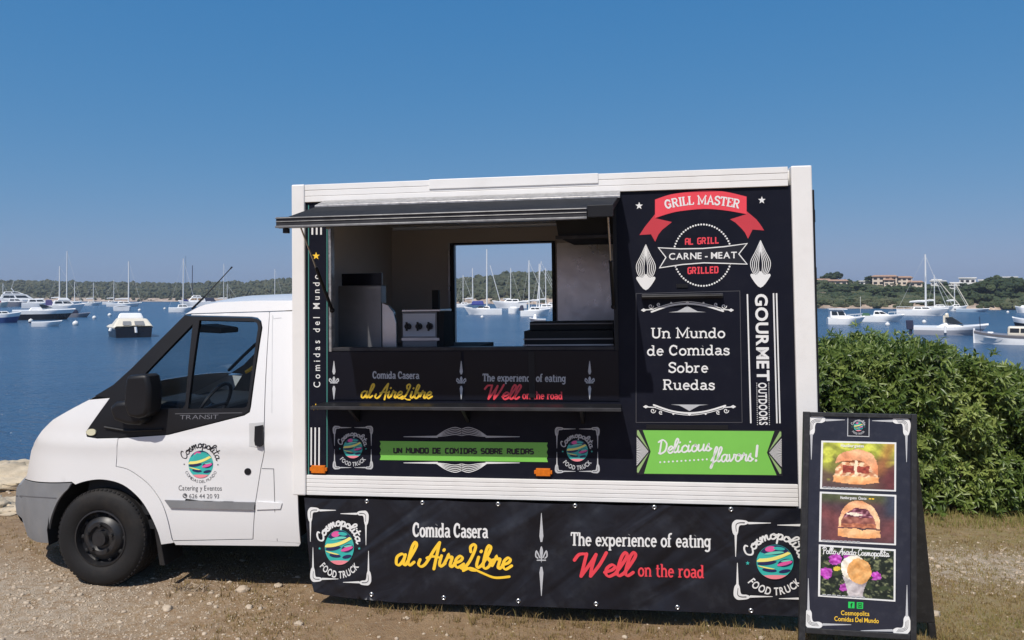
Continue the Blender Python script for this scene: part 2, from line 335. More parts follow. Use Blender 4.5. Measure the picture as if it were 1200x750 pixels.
def script_glyphs():
    g = {}
    def put(ch, adv, *st): g[ch] = (adv, [(catmull(p, 5) if len(p) > 2 else list(p), 1) for p in st])
    put('a', .56, [(.42, .42), (.28, .5), (.08, .35), (.1, .06), (.25, .02), (.4, .25), (.45, .47)], [(.45, .47), (.41, .12), (.5, .02), (.62, .14)])
    put('b', .50, [(0, .1), (.2, .5), (.32, .9), (.22, 1.0), (.13, .8), (.08, .2), (.18, .0), (.36, .1), (.4, .34), (.28, .46), (.34, .34), (.54, .4)])
    put('c', .46, [(.42, .38), (.3, .5), (.1, .36), (.08, .1), (.24, 0), (.42, .08), (.52, .18)])
    put('d', .60, [(.42, .42), (.28, .5), (.08, .35), (.1, .06), (.25, .02), (.42, .3), (.54, 1.0)], [(.54, 1.0), (.43, .15), (.52, .02), (.66, .14)])
    put('e', .42, [(.04, .18), (.3, .28), (.38, .42), (.26, .5), (.1, .34), (.1, .1), (.24, 0), (.48, .16)])
    put('f', .40, [(.02, .1), (.25, .5), (.42, .92), (.34, 1.04), (.24, .8), (.16, 0), (.08, -.36), (.0, -.4), (.04, -.22), (.22, .0), (.44, .12)])
    put('i', .26, [(.08, .48), (.04, .15), (.12, .02), (.30, .16)], [(.15, .72), (.165, .75)])
    put('l', .30, [(0, .1), (.2, .5), (.34, .88), (.26, 1.03), (.14, .8), (.07, .2), (.16, .02), (.34, .16)])
    put('m', .68, [(0, .38), (.08, .48), (.06, .02)], [(.06, .1), (.18, .42), (.28, .46), (.28, .02)], [(.28, .1), (.4, .42), (.5, .46), (.49, .12), (.58, .02), (.72, .14)])
    put('n', .48, [(0, .38), (.08, .48), (.06, .02)], [(.06, .1), (.2, .42), (.3, .46), (.29, .12), (.38, .02), (.52, .14)])
    put('o', .48, [(.3, .5), (.1, .4), (.06, .12), (.22, 0), (.4, .14), (.4, .4), (.26, .5), (.3, .38), (.52, .42)])
    put('p', .48, [(.1, .5), (.04, -.42)], [(.05, .15), (.2, .48), (.38, .42), (.36, .12), (.2, .0), (.08, .08)], [(.2, 0), (.4, .04), (.52, .14)])
    put('r', .42, [(0, .14), (.1, .4), (.14, .54), (.18, .42), (.32, .44), (.28, .1), (.36, .02), (.48, .14)])
    put('s', .38, [(0, .12), (.2, .5), (.2, .32), (.34, .14), (.24, .0), (.06, .04)], [(.24, .0), (.42, .14)])
    put('t', .32, [(.2, .95), (.1, .2), (.16, .02), (.36, .14)], [(.0, .62), (.36, .66)])
    put('u', .54, [(.04, .48), (.03, .12), (.14, .02), (.34, .2), (.4, .48)], [(.4, .48), (.37, .1), (.46, .02), (.6, .14)])
    put('v', .46, [(.04, .48), (.14, .02), (.36, .3), (.38, .48), (.54, .44)])
    put('A', .88, [(.0, .28), (-.04, .08), (.10, -.02), (.30, .14), (.58, .72), (.78, 1.05)], [(.78, 1.05), (.74, .5), (.70, -.1)], [(.30, .36), (.54, .44), (.88, .4)])
    put('L', .62, [(.30, .70), (.26, .92), (.42, 1.03), (.49, .85), (.32, .3), (.1, -.02), (-.04, -.02), (.06, .1), (.4, -.08), (.66, -.1)])
    put('W', .90, [(-.2, .72), (-.06, .96), (.2, .98)], [(.2, .98), (.16, .5), (.12, .02)], [(.12, .02), (.4, .6), (.54, .95)], [(.54, .95), (.46, .4), (.46, .02)], [(.46, .02), (.72, .5), (.9, 1.02)])
    put('C', .54, [(.54, .76), (.5, .98), (.3, .9), (.08, .5), (.12, .08), (.32, 0), (.56, .2)])
    put('D', .64, [(.2, .95), (.12, .02)], [(.0, .86), (.3, 1.0), (.58, .7), (.5, .2), (.2, .0), (.05, .06)])
    put('P', .52, [(.2, .92), (.1, -.08)], [(-.04, .78), (.22, 1.0), (.54, .84), (.42, .52), (.16, .48)])
    put('H', .62, [(.16, .98), (.08, 0)], [(.56, 1.0), (.46, 0)], [(.02, .5), (.6, .54)])
    put('g', .5, [(.42, .42), (.28, .5), (.08, .35), (.1, .06), (.25, .02), (.44, .46)], [(.44, .46), (.34, -.3), (.16, -.4), (.1, -.24), (.5, .12)])
    put('!', .3, [(.2, 1.0), (.1, .32)], [(.07, .04), (.085, .06)])
    put(' ', .3)
    return g
def octo_glyphs():
    g = {}
    def put(ch, *st, adv=.66): g[ch] = (adv, [(list(p), 1) for p in st])
    o = [(.15, .05), (.05, .16), (.05, .84), (.15, .95), (.4, .95), (.5, .84), (.5, .16), (.4, .05), (.15, .05)]
    put('O', o); put('D', [(.05, .05), (.4, .05), (.5, .16), (.5, .84), (.4, .95), (.05, .95), (.05, .05)])
    put('A', [(.05, .0), (.05, .84), (.15, .95), (.4, .95), (.5, .84), (.5, .0)], [(.05, .45), (.5, .45)])
    put('L', [(.05, 1), (.05, .05), (.5, .05)]); put('I', [(.28, 0), (.28, 1)], [(.1, .05), (.46, .05)], [(.1, .95), (.46, .95)])
    put('G', [(.5, .95), (.15, .95), (.05, .84), (.05, .16), (.15, .05), (.4, .05), (.5, .16), (.5, .48), (.3, .48)])
    put('R', [(.05, 0), (.05, .95), (.4, .95), (.5, .84), (.5, .6), (.4, .48), (.05, .48)], [(.3, .48), (.5, .0)])
    put('E', [(.5, .95), (.05, .95), (.05, .05), (.5, .05)], [(.05, .5), (.42, .5)])
    put('U', [(.05, 1), (.05, .16), (.15, .05), (.4, .05), (.5, .16), (.5, 1)])
    put('N', [(.05, 0), (.05, 1)], [(.05, .95), (.5, .05)], [(.5, 0), (.5, 1)])
    put('M', [(.05, 0), (.05, .95), (.3, .5), (.55, .95), (.55, 0)], adv=.72)
    put('C', [(.5, .95), (.15, .95), (.05, .84), (.05, .16), (.15, .05), (.5, .05)])
    put('S', [(.5, .95), (.15, .95), (.05, .84), (.05, .6), (.15, .5), (.4, .5), (.5, .4), (.5, .16), (.4, .05), (.05, .05)])
    put('B', [(.05, .05), (.4, .05), (.5, .16), (.5, .42), (.42, .5), (.5, .6), (.5, .84), (.4, .95), (.05, .95), (.05, .05)], [(.05, .5), (.42, .5)])
    put('.', [(.15, .45), (.17, .47)], adv=.4); put(' ', adv=.5)
    return g
GL = {'slab': slab_glyphs(), 'script': script_glyphs(), 'octo': octo_glyphs()}
_cache = {}
def sans(ch, bold):
    k = (ch, bold)
    if k in _cache: return _cache[k]
    if ch == ' ': _cache[k] = (.36, [], []); return _cache[k]
    cu = bpy.data.curves.new('t', 'FONT'); cu.body = ch; cu.resolution_u = 4; cu.offset = bold; cu.fill_mode = 'FRONT'
    ob = bpy.data.objects.new('t', cu); C.objects.link(ob)
    dg = bpy.context.evaluated_depsgraph_get(); me = bpy.data.meshes.new_from_object(ob.evaluated_get(dg))
    vs = [(v.co.x, v.co.y) for v in me.vertices]; fs = [tuple(p.vertices) for p in me.polygons]
    bpy.data.objects.remove(ob); bpy.data.curves.remove(cu); bpy.data.meshes.remove(me)
    x0 = min(v[0] for v in vs); s = 1 / .729
    vs = [((x - x0) * s, y * s) for x, y in vs]; wd = max(v[0] for v in vs)
    _cache[k] = (wd + .12, vs, fs); return _cache[k]

class Decal:
    """flat print collected in the photo's measuring units and laid on a real surface by fn(x, y, lift)"""
    def __init__(s, fn): s.fn = fn; s.mb = MB(); s.n = 0
    def poly(s, pts, mat, lay=0):
        s.n += 1; lift = .0012 + lay * .0009 + (s.n % 400) * 4e-6
        s.mb.add([s.fn(x, y, lift) for x, y in pts], [tuple(range(len(pts)))], mat)
    def mesh(s, vs, fs, mat, lay=0):
        s.n += 1; lift = .0012 + lay * .0009 + (s.n % 400) * 4e-6
        s.mb.add([s.fn(x, y, lift) for x, y in vs], fs, mat)
    def stroke(s, pts, wd, mat, lay=0, caps=True, contrast=0, taper=None, pen=60):
        q = [pts[0]]
        for p in pts[1:]:
            if math.hypot(p[0] - q[-1][0], p[1] - q[-1][1]) > 1e-3: q.append(p)
        if len(q) < 2: q.append((q[0][0] + .01, q[0][1]))
        L = len(q); vs = []; fs = []; closed = math.hypot(q[0][0] - q[-1][0], q[0][1] - q[-1][1]) < 1e-2 and L > 4
        for i, p in enumerate(q):
            a = q[i - 1] if i else (q[-2] if closed else p); b = q[i + 1] if i < L - 1 else (q[1] if closed else p)
            d1 = Vector((p[0] - a[0], p[1] - a[1])); d2 = Vector((b[0] - p[0], b[1] - p[1]))
            if d1.length < 1e-6: d1 = d2
            if d2.length < 1e-6: d2 = d1
            d1.normalize(); d2.normalize(); t = d1 + d2
            t = d1 if t.length < .2 else t.normalized()
            n = Vector((-t.y, t.x)); m = 1 / max(.55, n.dot(Vector((-d1.y, d1.x))))
            ww = wd
            if contrast:
                an = math.atan2(-t.y, t.x); ww *= 1 - contrast + contrast * abs(math.sin(an - math.radians(pen) + PI / 2))
            if taper: ww *= taper[0] + (taper[1] - taper[0]) * i / (L - 1)
            vs += [(p[0] + n.x * ww * m / 2, p[1] + n.y * ww * m / 2), (p[0] - n.x * ww * m / 2, p[1] - n.y * ww * m / 2)]
        for i in range(L - 1): fs.append((2 * i, 2 * i + 1, 2 * i + 3, 2 * i + 2))
        if caps and not closed:
            for (i, j) in ((0, 1), (L - 1, L - 2)):
                c = Vector(q[i][:2]); d = (c - Vector(q[j][:2])).normalized(); r = (Vector(vs[2 * i]) - Vector(vs[2 * i + 1])).length / 2
                a0 = math.atan2(d.y, d.x); o = len(vs)
                vs += [(c.x + r * math.cos(a0 + PI * (k / 5 - .5)), c.y + r * math.sin(a0 + PI * (k / 5 - .5))) for k in range(6)]
                fs.append(tuple(range(o, o + 6)))
        s.mesh(vs, fs, mat, lay)
    def disc(s, cx, cy, rx, ry, mat, lay=0, n=24):
        s.poly([(cx + rx * math.cos(2 * PI * k / n), cy + ry * math.sin(2 * PI * k / n)) for k in range(n)], mat, lay)
    def star(s, cx, cy, r, mat, lay=0):
        s.poly([(cx + (r if k % 2 == 0 else r * .42) * math.sin(PI * k / 5), cy - (r if k % 2 == 0 else r * .42) * math.cos(PI * k / 5)) for k in range(10)], mat, lay)
    def layout(s, txt, style, place, xs, h, mat, lay=0, wt=.17, bold=.02, contrast=0, slant=0, butt=None, tr=0):
        u = 0
        for ch in txt:
            if style == 'sans':
                adv, vs, fs = sans(ch, bold)
                if vs: s.mesh([place((u + x) * xs, y) for x, y in vs], fs, mat, lay)
            else:
                adv, st = GL[style][ch]
                for pts, wgt in st:
                    s.stroke([place((u + x + slant * y) * xs, y) for x, y in pts], wt * h * wgt, mat, lay, caps=(style == 'script'), contrast=contrast)
            u += adv + tr
    def width(s, txt, style, bold=.02, tr=0):
        return tr * (len(txt) - 1) + sum((sans(ch, bold)[0] if style == 'sans' else GL[style][ch][0]) for ch in txt)
    def text(s, txt, style, p0, p1, h, mat, up=(0, -1), **k):
        W = s.width(txt, style, k.get('bold', .02), k.get('tr', 0)) - (.12 if style == 'sans' else .06)
        dx, dy = p1[0] - p0[0], p1[1] - p0[1]
        s.layout(txt, style, lambda u, v: (p0[0] + dx * u + up[0] * h * v, p0[1] + dy * u + up[1] * h * v), 1 / W, h, mat, **k)
    def arctext(s, txt, style, c, rx, ry, a0, a1, h, mat, below=False, asp=1, **k):
        W = s.width(txt, style, k.get('bold', .02)) - .1
        hx = h * rx / ry
        def place(u, v):
            a = math.radians(a0 + (a1 - a0) * u)
            if below: return (c[0] + (rx - v * hx) * math.sin(a), c[1] + (ry - v * h) * math.cos(a))
            return (c[0] + (rx + v * hx) * math.sin(a), c[1] - (ry + v * h) * math.cos(a))
        s.layout(txt, style, place, 1 / W, h, mat, **k)
    def build(s, name, parent, off=None): return s.mb.build(name, parent, off=off, recalc=False)
def globe(D, cx, cy, rx, ry, lay=1, dull=False):
    D.disc(cx, cy, rx, ry, P_TEAL, lay, 32)
    def band(y0, y1, sl, bow, x0, x1, mat, k):
        top = []; bot = []
        for i in range(15):
            x = x0 + (x1 - x0) * i / 14; lim = math.sqrt(max(0, .985 ** 2 - x * x))
            f = math.sin(PI * i / 14) ** .5 if (x0 > -.95 or x1 < .95) else 1
            mid = (y0 + y1) / 2 + sl * x + bow * x * x; hf = (y1 - y0) / 2 * f
            top.append((cx + rx * x, cy + ry * max(-lim, min(lim, mid - hf)))); bot.append((cx + rx * x, cy + ry * max(-lim, min(lim, mid + hf))))
        D.poly(top + bot[::-1], mat, lay + k)
    band(-.98, -.42, 0, .05, -.8, .8, P_NAVY, 1); band(-.95, -.62, -.1, 0, -.55, .05, P_PINK, 2); band(-.9, -.7, .1, 0, -.1, .55, P_TEAL, 2); band(-.62, -.46, -.1, .1, -.6, .5, P_TEAL2, 2)
    band(-.32, -.12, -.28, -.18, -.98, .98, P_LYEL, 3)
    band(-.12, .1, -.2, -.1, -.98, .1, P_NAVY, 2); band(-.1, .35, -.15, 0, .15, .98, P_NAVY, 2); band(.1, .32, -.25, 0, .1, .95, P_PINK, 3); band(-.05, .06, -.15, 0, .3, .9, P_TEAL2, 3)
    band(.38, .6, .1, 0, -.7, .1, P_NAVY, 2); band(.36, .44, .12, -.1, -.95, .0, P_LYEL, 3); band(.5, .7, -.15, 0, .2, .85, P_NAVY, 2)
    band(.74, .98, 0, -.1, -.7, .7, P_SALM, 3)
def knot(D, cx, cy, hx, hy, ux, uy, mat, lay=0):
    """corner ornament of a frame: a plump twisted corner with two tapering spikes; ux, uy point inwards"""
    k = .30
    P = lambda a, b: (cx + ux * hx * a, cy + uy * hy * b)
    D.poly(catmull([P(-.03, .30), P(-.05, .08), P(.03, -.03), P(.14, -.04), P(.30, -.02), P(.36, .04), P(.28, .09), P(.16, .10), P(.12, .16), P(.10, .30), P(.05, .38)], 4, True), mat, lay)
    D.poly([P(.34, .015), P(.36, .075), P(.92, .05), P(.92, .035)], mat, lay)
    D.poly([P(.015, .36), P(.075, .36), P(.05, .92), P(.035, .92)], mat, lay)
    D.stroke(catmull([P(.06, .26), P(.05, .1), P(.12, .04), P(.26, .035)], 4), .016 * abs(hx) * 2, P_BLACK, lay + 1, taper=(.4, .8))
def emblem(D, c, hx, hy, top='Cosmopolita', bot='FOOD TRUCK', txt=None, frame=True, lay=0, sk=(0, 0), grey=None, gs=.5):
    txt = txt or P_WHITE; fr = grey or P_WHITE
    cx, cy = c
    if frame:
        for sx in (-1, 1):
            for sy in (-1, 1): knot(D, cx + sx * hx + sy * sk[0], cy + sy * hy + sx * sk[1], hx, hy, -sx, -sy, fr, lay)
    globe(D, cx, cy + .03 * hy, gs * hx, gs * hy * .98, lay + 1)
    D.arctext(top, 'script', (cx, cy + .03 * hy), hx * .60, hy * .60, -76, 76, hy * .26, txt, wt=.19, lay=lay, contrast=.25)
    D.arctext(bot, 'sans', (cx, cy + .03 * hy), hx * .86, hy * .86, -52, 52, hy * .20, txt, below=True, lay=lay, bold=.025)
    for sx in (-1, 1): D.star(cx + sx * hx * .68, cy + .06 * hy, hx * .055, P_TEAL, lay)
def fleur(D, cx, y0, y1, w, mat, lay=0):
    h = y1 - y0; f = lambda t: y0 + h * t; wf = w; w = w * .62
    D.poly([(cx - .3, f(0)), (cx + .3, f(0)), (cx + w * .5, f(.28)), (cx + w * .22, f(.35)), (cx - w * .22, f(.35)), (cx - w * .5, f(.28))], mat, lay)
    D.poly([(cx - .3, f(1)), (cx + .3, f(1)), (cx + w * .5, f(.72)), (cx + w * .22, f(.65)), (cx - w * .22, f(.65)), (cx - w * .5, f(.72))], mat, lay)
    w = wf * .8
    D.poly(catmull([(cx, f(.40)), (cx + w * .32, f(.46)), (cx + w * .14, f(.54)), (cx, f(.60)), (cx - w * .14, f(.54)), (cx - w * .32, f(.46))], 4, True), mat, lay)
    for s in (-1, 1): D.stroke(catmull([(cx + s * w * .3, f(.54)), (cx + s * w * .95, f(.46)), (cx + s * w * 1.1, f(.52)), (cx + s * w * .7, f(.545))], 4), w * .26, mat, lay)
    D.stroke([(cx - w * .8, f(.57)), (cx + w * .8, f(.57))], w * .25, mat, lay)
# ------------------------------------------------------------------ SETTING: ground, sea, hills
ZWAT = -1.0
HAZE = 0.0004
def yedge(x):
    t = min(1, max(0, (x + 5) / 6)); t = t * t * (3 - 2 * t)
    return 8.15 + 3.6 * t + .35 * noise.noise(Vector((x * .6, 2.2, 0))) + .12 * noise.noise(Vector((x * 2.3, 5.2, 0)))
def gz(x, y):
    z = .022 * noise.noise(Vector((x * .9, y * .9, 0))) + .012 * noise.noise(Vector((x * 3.1, y * 3.1, 4))) + .004 * noise.noise(Vector((x * 9, y * 9, 7)))
    e = y - yedge(x)
    if e > -.7: z += .05 * noise.noise(Vector((x * 2.5, y * 2.5, 9))) * min(1, (e + .7) * 2)
    if e > 0: z -= min(2.6, e * 1.1)
    return z
def ground_material():
    m = bpy.data.materials.new('dry_stony_soil'); m.use_nodes = True; n = m.node_tree.nodes; l = m.node_tree.links; b = n['Principled BSDF']
    b.inputs['Roughness'].default_value = .92; b.inputs['Specular IOR Level'].default_value = .15
    co = n.new('ShaderNodeTexCoord')
    def noi(s, det=6, rg=.6, off=(0, 0, 0)):
        mp = n.new('ShaderNodeMapping'); mp.inputs['Location'].default_value = off; l.new(co.outputs['Object'], mp.inputs[0])
        t = n.new('ShaderNodeTexNoise'); t.inputs['Scale'].default_value = s; t.inputs['Detail'].default_value = det; t.inputs['Roughness'].default_value = rg; l.new(mp.outputs[0], t.inputs['Vector']); return t.outputs[0]
    def ramp(v, a, b_, c0=0, c1=1):
        r = n.new('ShaderNodeMapRange'); r.inputs[1].default_value = a; r.inputs[2].default_value = b_; r.inputs[3].default_value = c0; r.inputs[4].default_value = c1; l.new(v, r.inputs[0]); return r.outputs[0]
    def mix(f, a, b_):
        x = n.new('ShaderNodeMix'); x.data_type = 'RGBA'; l.new(f, x.inputs[0])
        for k, v in ((6, a), (7, b_)):
            if isinstance(v, tuple): x.inputs[k].default_value = (*v, 1)
            else: l.new(v, x.inputs[k])
        return x.outputs[2]
    c = mix(ramp(noi(1.1), .36, .64), (.30, .185, .098), (.41, .275, .15))
    ag = n.new('ShaderNodeAttribute'); ag.attribute_name = 'turf'; tg = n.new('ShaderNodeMath'); tg.operation = 'MULTIPLY'; l.new(ag.outputs['Fac'], tg.inputs[0]); l.new(ramp(noi(5, 6, .7, (4, 4, 0)), .32, .55), tg.inputs[1])
    c = mix(tg.outputs[0], c, (.31, .245, .10))
    c = mix(ramp(noi(7, 8, .7), .46, .74), c, (.22, .135, .07))
    c = mix(ramp(noi(26, 6, .75, (3, 1, 0)), .52, .72), c, (.42, .31, .19))
    c = mix(ramp(noi(70, 4, .7, (1, 5, 0)), .60, .80), c, (.13, .09, .055))
    # gravel patches: left foreground, right middle, and limestone by the bank
    at = n.new('ShaderNodeAttribute'); at.attribute_name = 'gravel'
    gr = n.new('ShaderNodeMath'); gr.operation = 'MULTIPLY'; l.new(at.outputs['Fac'], gr.inputs[0]); l.new(ramp(noi(14, 6, .8, (7, 0, 0)), .36, .58), gr.inputs[1])
    c = mix(gr.outputs[0], c, (.54, .45, .35))
    at2 = n.new('ShaderNodeAttribute'); at2.attribute_name = 'rock'
    c = mix(at2.outputs['Fac'], c, mix(ramp(noi(9, 9, .8, (2, 2, 0)), .4, .6), (.56, .45, .31), (.24, .17, .105)))
    l.new(c, b.inputs['Base Color'])
    h = n.new('ShaderNodeMath'); h.operation = 'ADD'; l.new(noi(30, 8, .75), h.inputs[0]); l.new(noi(95, 4, .7), h.inputs[1])
    bp = n.new('ShaderNodeBump'); bp.inputs['Strength'].default_value = .8; bp.inputs['Distance'].default_value = .03; l.new(h.outputs[0], bp.inputs['Height']); l.new(bp.outputs[0], b.inputs['Normal'])
    return m
def lin(a, b, n): return [a + (b - a) * i / n for i in range(n)]
xs = lin(-90, -12, 18) + lin(-12, 9, 250) + lin(9, 90, 19) + [90]
ys = lin(-60, 2.5, 16) + lin(2.5, 12.6, 150) + lin(12.6, 15.2, 10) + [15.2]
gv = [(x, y, gz(x, y)) for y in ys for x in xs]; nx = len(xs)
gf = [(j * nx + i, j * nx + i + 1, (j + 1) * nx + i + 1, (j + 1) * nx + i) for j in range(len(ys) - 1) for i in range(nx - 1)]
me = bpy.data.meshes.new('ground'); me.from_pydata(gv, [], gf); me.polygons.foreach_set('use_smooth', [True] * len(gf))
def bump2(x, y, cx, cy, rx, ry): return math.exp(-((x - cx) / rx) ** 2 - ((y - cy) / ry) ** 2)
pl_ = at_z(20, 705); pr_ = at_z(1165, 665)
def gravel(x, y): return min(1, 1.2 * bump2(x, y, pl_.x - .3, pl_.y - .1, 1.3, .8) + 1.2 * bump2(x, y, pr_.x, pr_.y, 1.0, .34) + .18)
a1 = me.attributes.new('gravel', 'FLOAT', 'POINT'); a1.data.foreach_set('value', [gravel(v[0], v[1]) for v in gv])
a3 = me.attributes.new('turf', 'FLOAT', 'POINT'); a3.data.foreach_set('value', [min(1, max(0, (v[0] - .6) * .8 + .35 * (v[1] - 4.8))) if v[0] > -1 else 0 for v in gv])
a2 = me.attributes.new('rock', 'FLOAT', 'POINT'); a2.data.foreach_set('value', [min(1, max(0, (v[1] - yedge(v[0]) + 1.15 + .5 * noise.noise(Vector((v[0] * 1.5, v[1] * 1.5, 3)))) * 1.4)) for v in gv])
ground = bpy.data.objects.new('ground', me); C.objects.link(ground); me.materials.append(ground_material()); tag(ground, kind='structure')
# sea
def sea_material():
    m = bpy.data.materials.new('sea_water'); m.use_nodes = True; n = m.node_tree.nodes; l = m.node_tree.links; b = n['Principled BSDF']
    b.inputs['Roughness'].default_value = .2; b.inputs['IOR'].default_value = 1.33
    co = n.new('ShaderNodeTexCoord'); mp = n.new('ShaderNodeMapping'); mp.inputs['Scale'].default_value = (.55, 1.0, 1); mp.inputs['Rotation'].default_value = (0, 0, .1); l.new(co.outputs['Object'], mp.inputs[0])
    def noi(s, d, r=.6):
        t = n.new('ShaderNodeTexNoise'); t.inputs['Scale'].default_value = s; t.inputs['Detail'].default_value = d; t.inputs['Roughness'].default_value = r; l.new(mp.outputs[0], t.inputs['Vector']); return t.outputs[0]
    big = noi(.035, 3); cr = n.new('ShaderNodeMix'); cr.data_type = 'RGBA'; r = n.new('ShaderNodeMapRange'); r.inputs[1].default_value = .38; r.inputs[2].default_value = .62; l.new(big, r.inputs[0]); l.new(r.outputs[0], cr.inputs[0])
    cr.inputs[6].default_value = (.026, .078, .160, 1); cr.inputs[7].default_value = (.040, .104, .195, 1); l.new(cr.outputs[2], b.inputs['Base Color'])
    a = n.new('ShaderNodeMath'); a.operation = 'MULTIPLY_ADD'; l.new(noi(1.6, 4), a.inputs[0]); a.inputs[1].default_value = .55; l.new(noi(.35, 3), a.inputs[2]); a2 = n.new('ShaderNodeMath'); a2.operation = 'MULTIPLY_ADD'; l.new(noi(5.5, 3), a2.inputs[0]); a2.inputs[1].default_value = .45; l.new(a.outputs[0], a2.inputs[2]); a = a2
    bp = n.new('ShaderNodeBump'); bp.inputs['Strength'].default_value = .95; bp.inputs['Distance'].default_value = .5; l.new(a.outputs[0], bp.inputs['Height']); l.new(bp.outputs[0], b.inputs['Normal'])
    return m
mb = MB(); mb.add([(-1500, 6, ZWAT), (1500, 6, ZWAT), (1500, 1500, ZWAT), (-1500, 1500, ZWAT)], [(0, 1, 2, 3)], sea_material()); tag(mb.build('sea'), kind='structure')
# far coast: terrain strip given by bearings (photo column), shore line and ridge
TAB = [(-500, 353.2, 334), (-200, 353.2, 332), (0, 353.2, 332), (100, 353.3, 333), (200, 353.4, 335), (300, 353.6, 332.5), (345, 353.8, 329), (450, 355.2, 330), (530, 355.8, 330), (570, 356, 327), (600, 356.4, 323.5), (650, 356.6, 322), (760, 357.5, 323), (900, 359.6, 325), (960, 361.4, 327.5), (1000, 361.6, 330), (1040, 361.8, 333.5), (1100, 362.4, 334), (1150, 363.2, 332), (1200, 363.2, 331), (1350, 363, 329), (1700, 362, 330)]
def tab(px, k):
    for a, b_ in zip(TAB, TAB[1:]):
        if px <= b_[0]:
            t = max(0, (px - a[0]) / (b_[0] - a[0])); return a[k] + (b_[k] - a[k]) * t
    return TAB[-1][k]
HW = CAMZ - ZWAT
def coast(px):
    yw = tab(px, 1); yr = tab(px, 2); d0 = HW * F / (yw - 346); d1 = d0 * 1.30 + 20
    return d0, d1, CAMZ + (346 - yr) / F * d1
def coast_pt(px, t, extra=0):
    d0, d1, zr = coast(px); d = d0 + (d1 - d0) * t
    z = ZWAT - .3 + (1.2 * min(1, t * 16)) + (zr - ZWAT - 1.0) * max(0, t - .03) ** .85 + extra
    p = at_d(px, 346, d); return Vector((p.x, p.y, z))
ROCKY = M('shore_limestone', (.42, .33, .26), .9, var=.5, scale=.35, bump=.8, bscale=.8, dirt=(.12, .09, .06), dscale=.5, damt=.9)
SCRUB = M('scrub_soil', (.09, .085, .045), .95, var=.35, scale=.12)
rows = []; cols = list(range(-500, 1701, 12)); ts = [0, .02, .05, .09, .14, .22, .35, .5, .7, 1, 1.6, 3]
mb = MB()
for t in ts:
    row = []
    for px in cols:
        p = coast_pt(px, min(t, 1)); 
        if t > 1: q = coast_pt(px, 1); d0, d1, zr = coast(px); p = at_d(px, 346, d1 * t); p.z = zr - (t - 1) * 6
        p.z += 1.0 * noise.noise(Vector((p.x * .05, p.y * .05, 0))) * min(1, t * 4) + .35 * noise.noise(Vector((p.x * .3, p.y * .3, 1))) * (1 if t < .2 else 0); row.append(p)
    rows.append(row)
mb.loft(rows[:4], ROCKY); mb.loft(rows[3:], SCRUB)
tag(mb.build('hill_terrain', None, True, angle=180), kind='structure')
# foliage materials with real colour differences between crowns
def leafmat(name, c0, c1, c2, scale, bump=1.0, bscale=2.0, trans=0, rough=.6, spec=.3):
    m = bpy.data.materials.new(name); m.use_nodes = True; n = m.node_tree.nodes; l = m.node_tree.links; b = n['Principled BSDF']
    b.inputs['Roughness'].default_value = rough; b.inputs['Specular IOR Level'].default_value = spec
    at = n.new('ShaderNodeAttribute'); at.attribute_name = 'tone'
    r = n.new('ShaderNodeValToRGB'); r.color_ramp.elements[0].color = (*c0, 1); r.color_ramp.elements[1].color = (*c2, 1); e = r.color_ramp.elements.new(.5); e.color = (*c1, 1)
    l.new(at.outputs['Fac'], r.inputs[0]); l.new(r.outputs[0], b.inputs['Base Color'])
    if bump:
        co = n.new('ShaderNodeTexCoord'); t = n.new('ShaderNodeTexNoise'); t.inputs['Scale'].default_value = bscale; t.inputs['Detail'].default_value = 5; l.new(co.outputs['Object'], t.inputs['Vector'])
        bp = n.new('ShaderNodeBump'); bp.inputs['Strength'].default_value = bump; bp.inputs['Distance'].default_value = 1.0; l.new(t.outputs[0], bp.inputs['Height']); l.new(bp.outputs[0], b.inputs['Normal'])
    if trans:
        o = n['Material Output']; tr = n.new('ShaderNodeBsdfTranslucent'); mx = n.new('ShaderNodeMixShader'); mx.inputs[0].default_value = trans
        l.new(r.outputs[0], tr.inputs[0]); l.new(b.outputs[0], mx.inputs[1]); l.new(tr.outputs[0], mx.inputs[2]); l.new(mx.outputs[0], o.inputs[0])
    return m
WOOD = leafmat('pine_woodland', (.045, .055, .026), (.070, .078, .038), (.105, .105, .055), 1, 1.0, 1.2)
PINE = leafmat('pine_foliage', (.026, .042, .015), (.048, .070, .024), (.085, .105, .040), 1, 1.0, 2.0)
BARK = M('pine_bark', (.12, .085, .06), .9, var=.3, scale=3)
class Leafy:
    """many small clumps in one mesh with a tone per clump"""
    def __init__(s): s.v = []; s.f = []; s.t = []
    def clump(s, c, r, tone, rnd, seg=6, rings=4):
        o = len(s.v); rx, ry, rz = r; sd = rnd.random() * 50
        for i in range(rings + 1):
            th = PI * i / rings
            for k in range(seg):
                a = 2 * PI * (k + .5 * (i % 2)) / seg; d = Vector((math.sin(th) * math.cos(a), math.sin(th) * math.sin(a), math.cos(th)))
                q = 1 + .45 * noise.noise(d * 1.7 + Vector((sd, 0, 0)))
                s.v.append((c[0] + d.x * rx * q, c[1] + d.y * ry * q, c[2] + d.z * rz * q)); s.t.append(max(0, min(1, tone + .12 * rnd.uniform(-1, 1))))
        for i in range(rings):
            for k in range(seg): s.f.append((o + i * seg + k, o + i * seg + (k + 1) % seg, o + (i + 1) * seg + (k + 1) % seg, o + (i + 1) * seg + k))
    def build(s, name, mat, parent=None, off=None, smooth=False):
        me = bpy.data.meshes.new(name); me.from_pydata(s.v, [], s.f); me.materials.append(mat)
        a = me.attributes.new('tone', 'FLOAT', 'POINT'); a.data.foreach_set('value', s.t)
        if smooth: me.polygons.foreach_set('use_smooth', [True] * len(me.polygons))
        o = bpy.data.objects.new(name, me); C.objects.link(o)
        if parent: o.parent = parent
        if off is not None: o.location = off
        return o
rnd = random.Random(3)
lf = Leafy()
